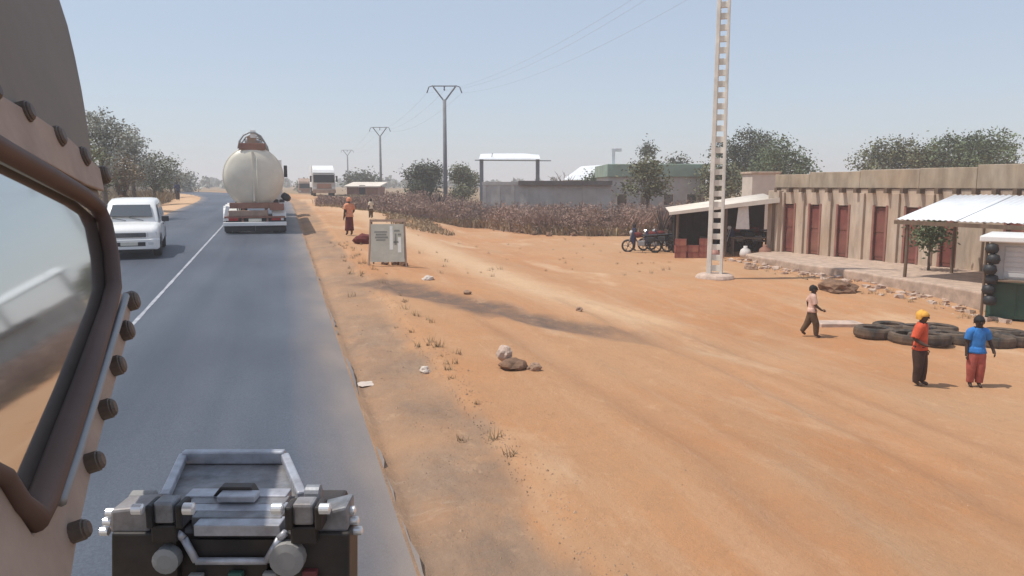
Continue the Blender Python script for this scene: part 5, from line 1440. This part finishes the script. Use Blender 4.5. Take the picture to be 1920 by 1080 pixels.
def person(label, pos, height, face, pose, wear, child=True, skinm='skin', hat=None, group=None):
    """pose overrides joints (unit height); wear = list of (name, material, {bone prefix: (t0, t1)}, puff) or ('skirt', material, z0, z1, r0, r1)"""
    hs = 1.12 if child else 1.0
    J = {'pelvis': ((0, 0, .50), (.078, .060)), 'belly': ((0, 0, .585), (.072, .056)), 'chest': ((0, .005, .695), (.088, .062)), 'nb': ((0, 0, .785), (.048, .042)), 'neck': ((0, .004, .835), .033),
         'jaw': ((0, .018, .872), (.043 * hs, .05 * hs)), 'head': ((0, .012, .925), (.058 * hs, .066 * hs)), 'top': ((0, .004, .972), (.040 * hs, .046 * hs))}
    for s, n in ((-1, 'L'), (1, 'R')):
        J['sh' + n] = ((s * .098, 0, .775), .040); J['el' + n] = ((s * .128, -.01, .615), .029); J['wr' + n] = ((s * .135, .03, .475), .021); J['pa' + n] = ((s * .136, .042, .432), (.014, .026))
        J['hip' + n] = ((s * .05, 0, .455), .062); J['kn' + n] = ((s * .055, .012, .262), .043); J['an' + n] = ((s * .056, -.005, .045), .027); J['toe' + n] = ((s * .062, .085, .018), (.026, .018))
    for k, v in pose.items(): J[k] = (v, J[k][1])
    me = skin_body(J, BONES)
    nv = len(me.vertices)
    bm = bmesh.new(); bm.from_mesh(me)
    P_ = {k: Vector(v[0]) for k, v in J.items()}
    def near(c):
        best = (9, None, 0)
        for a, b in BONES:
            A, B = P_[a], P_[b]; d = B - A; t_ = max(0, min(1, (c - A).dot(d) / d.length_squared))
            r = J[a][1]; r = r[0] if hasattr(r, '__len__') else r
            q = (c - A - d * t_).length - r * 0.5
            if q < best[0]: best = (q, b, t_)
        return best[1], best[2]
    info = [near(f.calc_center_median()) for f in bm.faces]
    bm.faces.ensure_lookup_table()
    t = thing('person', label, 'person', pos, face, group, height)
    garments = []
    for wv in wear:
        if wv[0] == 'skirt': continue
        name, mm, region, puff = wv
        keep = [i for i, (bn, tt) in enumerate(info) if any(bn.startswith(k) and a <= tt <= b for k, (a, b) in region.items())]
        if name == 'shirt': keep = [i for i in keep if bm.faces[i].calc_center_median().z > P_['pelvis'].z + 0.01 or info[i][0].startswith('el')]
        vm = {}; gm_ = MB()
        for i in keep:
            f = bm.faces[i]; idx = []
            for v in f.verts:
                if v.index not in vm:
                    vm[v.index] = len(gm_.v)
                    fold = puff * (1 + 0.35 * noise.noise((v.co.x * 22, v.co.y * 22, v.co.z * 9)))
                    gm_.v.append(tuple(v.co + v.normal * fold))
                idx.append(vm[v.index])
            gm_.f.append(tuple(idx))
        if name == 'shirt':
            o0 = len(gm_.v); n = 24; pc = P_['pelvis']; bc = P_['belly']
            for i in range(4):
                c = bc.lerp(pc, 0.2 + 0.34 * i)
                for j in range(n):
                    a = 2 * PI * j / n; f = 1 + 0.05 * i / 3 * math.sin(5 * a)
                    gm_.v.append((c.x + (.097 + .008 * i) * f * math.cos(a), c.y + (.076 + .006 * i) * f * math.sin(a), c.z))
            for i in range(3):
                for j in range(n): gm_.f.append((o0 + i * n + j, o0 + i * n + (j + 1) % n, o0 + (i + 1) * n + (j + 1) % n, o0 + (i + 1) * n + j))
        garments.append((name, mm, gm_))
    # face, ears and fingers belong to the body's own mesh
    hd = P_['head']; jw = P_['jaw']; extra = MB(); eyes = MB()
    def ball(mb, c, rx, ry, rz):
        b2 = bmesh.new(); bmesh.ops.create_icosphere(b2, subdivisions=2, radius=1)
        mb.add([(c[0] + v.co.x * rx, c[1] + v.co.y * ry, c[2] + v.co.z * rz) for v in b2.verts], [tuple(v.index for v in f.verts) for f in b2.faces]); b2.free()
    fy = hd.y + .066 * hs * 0.98
    ball(extra, (hd.x, fy - .004, hd.z - .020), .010, .013, .014)
    for s in (-1, 1):
        ball(eyes, (hd.x + s * .022, fy - .012, hd.z - .002), .009, .008, .006)
        ball(extra, (hd.x + s * .057 * hs, hd.y - .004, hd.z - .012), .007, .014, .020)
    ball(eyes, (hd.x, jw.y + .050 * hs, jw.z + .004), .017, .006, .0045)
    for n in 'LR':
        w0, p0 = P_['wr' + n], P_['pa' + n]
        d = (p0 - w0).normalized(); s = 1 if n == 'R' else -1
        sd_ = Vector((0, 1, 0)) - d * d.y; sd_.normalize(); inn = d.cross(sd_) * 1.0
        for k, ln in enumerate((.040, .046, .044, .034)):
            b0 = p0 + sd_ * (.020 - .0125 * k) + d * .006
            b1 = b0 + d * ln * 0.55; b2 = b1 + (d * 0.75 + Vector((-s * 0.6, 0, 0))) * ln * 0.5
            extra.tube([b0, b1, b2], [.0062, .0058, .0042], 6)
        b0 = w0.lerp(p0, 0.5) + sd_ * .018; b1 = b0 + (sd_ * 0.8 + d) * .020; b2 = b1 + (d + sd_ * 0.1) * .018
        extra.tube([b0, b1, b2], [.0075, .0068, .005], 6)
    bm.free()
    body_v = [tuple(v.co) for v in me.vertices]; body_f = [tuple(p.vertices) for p in me.polygons]
    full = MB(); full.v = body_v; full.f = body_f; nb_ = len(body_f)
    full.add(extra.v, extra.f); ne = len(full.f); full.add(eyes.v, eyes.f)
    bo = full.build('body', skinm, t, smooth=True, fix=False)
    bo.data.materials.append(M['eye'])
    for i in range(ne, len(full.f)): bo.data.polygons[i].material_index = 1
    bpy.data.meshes.remove(me)
    for name, mm, gm_ in garments:
        o = gm_.build(name, mm, t, smooth=True, fix=False)
        if len(gm_.f):
            sm = o.modifiers.new('thick', 'SOLIDIFY'); sm.thickness = 0.006; sm.offset = 1
    for wv in wear:
        if wv[0] == 'skirt':
            _, mm, z0, z1, r0, r1 = wv; b = MB(); n = 28
            for i in range(7):
                k = i / 6; r = r0 + (r1 - r0) * k
                c = P_['pelvis'].lerp((P_['anL'] + P_['anR']) / 2, k * 0.8)
                for j in range(n):
                    a = 2 * PI * j / n; f = 1 + 0.10 * k * math.sin(a * 7 + 1.3 * k)
                    b.v.append((c.x + r * f * 1.05 * math.cos(a), c.y + r * f * 0.85 * math.sin(a), z0 + (z1 - z0) * k))
            for i in range(6):
                for j in range(n): b.f.append((i * n + j, i * n + (j + 1) % n, (i + 1) * n + (j + 1) % n, (i + 1) * n + j))
            o = b.build('skirt', mm, t, smooth=True, fix=False); sm = o.modifiers.new('thick', 'SOLIDIFY'); sm.thickness = 0.006
    # hair or headscarf: a cap over the crown of the head
    b = MB(); n = 18; cz = hd.z + 0.004; rx, ry = .060 * hs, .068 * hs
    gro = 1.10 if hat else 1.03
    for i in range(7):
        e = -0.25 + (PI / 2 + 0.2) * i / 6
        for j in range(n):
            a = 2 * PI * j / n; low = -0.010 if math.sin(a) > 0.2 else (-0.03 if i == 0 else 0)
            lump = 1 + 0.05 * noise.noise((math.cos(a) * 3, math.sin(a) * 3, e * 3))
            b.v.append((hd.x + rx * gro * lump * math.cos(e) * math.cos(a), hd.y - .006 + ry * gro * lump * math.cos(e) * math.sin(a), cz + (0.012 if i == 0 and math.sin(a) > 0.2 else low) + .062 * hs * gro * lump * math.sin(e)))
    for i in range(6):
        for j in range(n): b.f.append((i * n + j, i * n + (j + 1) % n, (i + 1) * n + (j + 1) % n, (i + 1) * n + j))
    b.f.append(tuple(6 * n + j for j in range(n)))
    b.build('headscarf' if hat else 'hair', hat or 'hair', t, smooth=True, fix=False)
    return t
TORSO = {'belly': (0.08, 1), 'chest': (0, 1), 'nb': (0, 1), 'sh': (0, 1)}
def shirt(m, sleeve=0.65, puff=.012): return ('shirt', m, {**TORSO, 'el': (0, sleeve)}, puff)
def trousers(m, upto=0.95, puff=.013): return ('trousers', m, {'hip': (0, 1), 'kn': (0, 1), 'an': (0, upto), 'belly': (0, .25)}, puff)
def px_height(p, py_top, px):
    d = (p - CAMP).dot(CF); return pd(px, py_top, d).z - p.z
q = gp(1720, 722); hq = px_height(q, 578, 1720)
person('person in orange shirt and yellow headscarf with dark trousers, standing before the tyres', q, hq, PI + 0.5,
       {'elR': (.15, -.03, .63), 'wrR': (.11, .09, .56), 'paR': (.085, .125, .555), 'knL': (-.05, .03, .265), 'anL': (-.05, .03, .045), 'toeL': (-.055, .115, .018)}, [shirt('c_orange', 0.9, .016), trousers('c_brown', 0.97, .016)], hat='c_yellow')
q = gp(1826, 726); hq = px_height(q, 588, 1826)
person('person in blue shirt and red trousers standing at the right', q, hq, PI - 0.5,
       {'elL': (-.165, -.05, .64), 'wrL': (-.20, .02, .52), 'paL': (-.205, .04, .48)}, [shirt('c_blue', 0.7, .015), trousers('c_red', 0.9, .015)], skinm='skin_dark')
q = gp(1520, 632); hq = px_height(q, 532, 1520)
person('person in pale shirt and brown trousers walking alone on the sand, elbow bent', q, hq, PI + 1.0,
       {'elL': (-.18, -.07, .66), 'wrL': (-.23, -.05, .55), 'paL': (-.235, -.03, .51), 'elR': (.13, .05, .62), 'wrR': (.11, .15, .54), 'paR': (.10, .19, .525), 'knL': (-.05, -.06, .27), 'anL': (-.05, -.16, .09), 'toeL': (-.055, -.085, .035), 'knR': (.05, .08, .265), 'anR': (.05, .09, .045), 'toeR': (.055, .175, .018)},
       [shirt('c_pale', 0.85, .014), trousers('c_olive', 0.95, .014)])
q = gp(656, 441); hq = px_height(q, 369, 656)
person('person in pale top and dark red wrap skirt walking by the board sign', q, hq, 0.3, {'anL': (-.05, .05, .045), 'toeL': (-.055, .135, .018), 'elR': (.15, .04, .63), 'wrR': (.12, .12, .56), 'paR': (.10, .15, .55)}, [shirt('c_peach', 0.6, .013), ('skirt', 'c_maroon', .56, .12, .085, .105)], child=False, hat='c_peach')
q = gp(696, 409); hq = px_height(q, 372, 696)
person('far person in cream shirt and brown trousers left of the scrub', q, hq, 0.5, {'knL': (-.05, .04, .265), 'anL': (-.05, .06, .05), 'toeL': (-.055, .14, .02)}, [shirt('c_cream', 0.7, .013), trousers('c_olive')], child=False)
q = on(XL - 1.1, 43)
person('person in brown clothes standing on the left verge behind the white car', q, 1.68, PI, {}, [shirt('c_olive', 0.9, .014), trousers('c_maroon')], child=False)
for px, d, m1, m2, lab in ((296, 66, 'c_grey', 'c_navy', 'left one of two far dark clad persons on the left verge'), (332, 70, 'c_navy', 'c_brown', 'right one of two far dark clad persons on the left verge')):
    v = pd(px, 352, d)
    person(lab, on(v.x, v.y), 1.7, PI + 0.3, {'knR': (.05, .05, .265), 'anR': (.05, .07, .05), 'toeR': (.055, .15, .02)}, [shirt(m1, 0.9, .014), trousers(m2)], child=False)
for px, py, m1, m2, lab, fc_ in ((1258, 470, 'c_brown', 'c_maroon', 'person in dark clothes standing at the left corner of the shed', 2.6), (1188, 470, 'c_navy', 'c_brown', 'person in dark clothes standing left of the motorcycles', -2.0)):
    q = gp(px, py)
    person(lab, q, 1.3 if px < 1200 else 1.62, fc_, {'elR': (.15, .05, .63), 'wrR': (.1, .13, .57), 'paR': (.08, .16, .565)}, [shirt(m1, 0.9, .014), trousers(m2)], child=False, skinm='skin_dark')

# ------------------------------------------------------------------ hazy air
hz = MB().box(-3600, 3600, -420, 4620, -2.2, 19.0).build('haze', bpy.data.materials.new('haze'))
hm = hz.data.materials[0]; hm.use_nodes = True
hn = hm.node_tree
hn.nodes.remove(hn.nodes['Principled BSDF'])
pv = hn.nodes.new('ShaderNodeVolumePrincipled')
pv.inputs['Color'].default_value = (0.92, 0.925, 0.95, 1)
pv.inputs['Density'].default_value = 0.0017
pv.inputs['Anisotropy'].default_value = 0.2
hn.links.new(pv.outputs[0], hn.nodes['Material Output'].inputs['Volume'])
stuff(hz, 'pale dusty haze filling the air', 'haze')
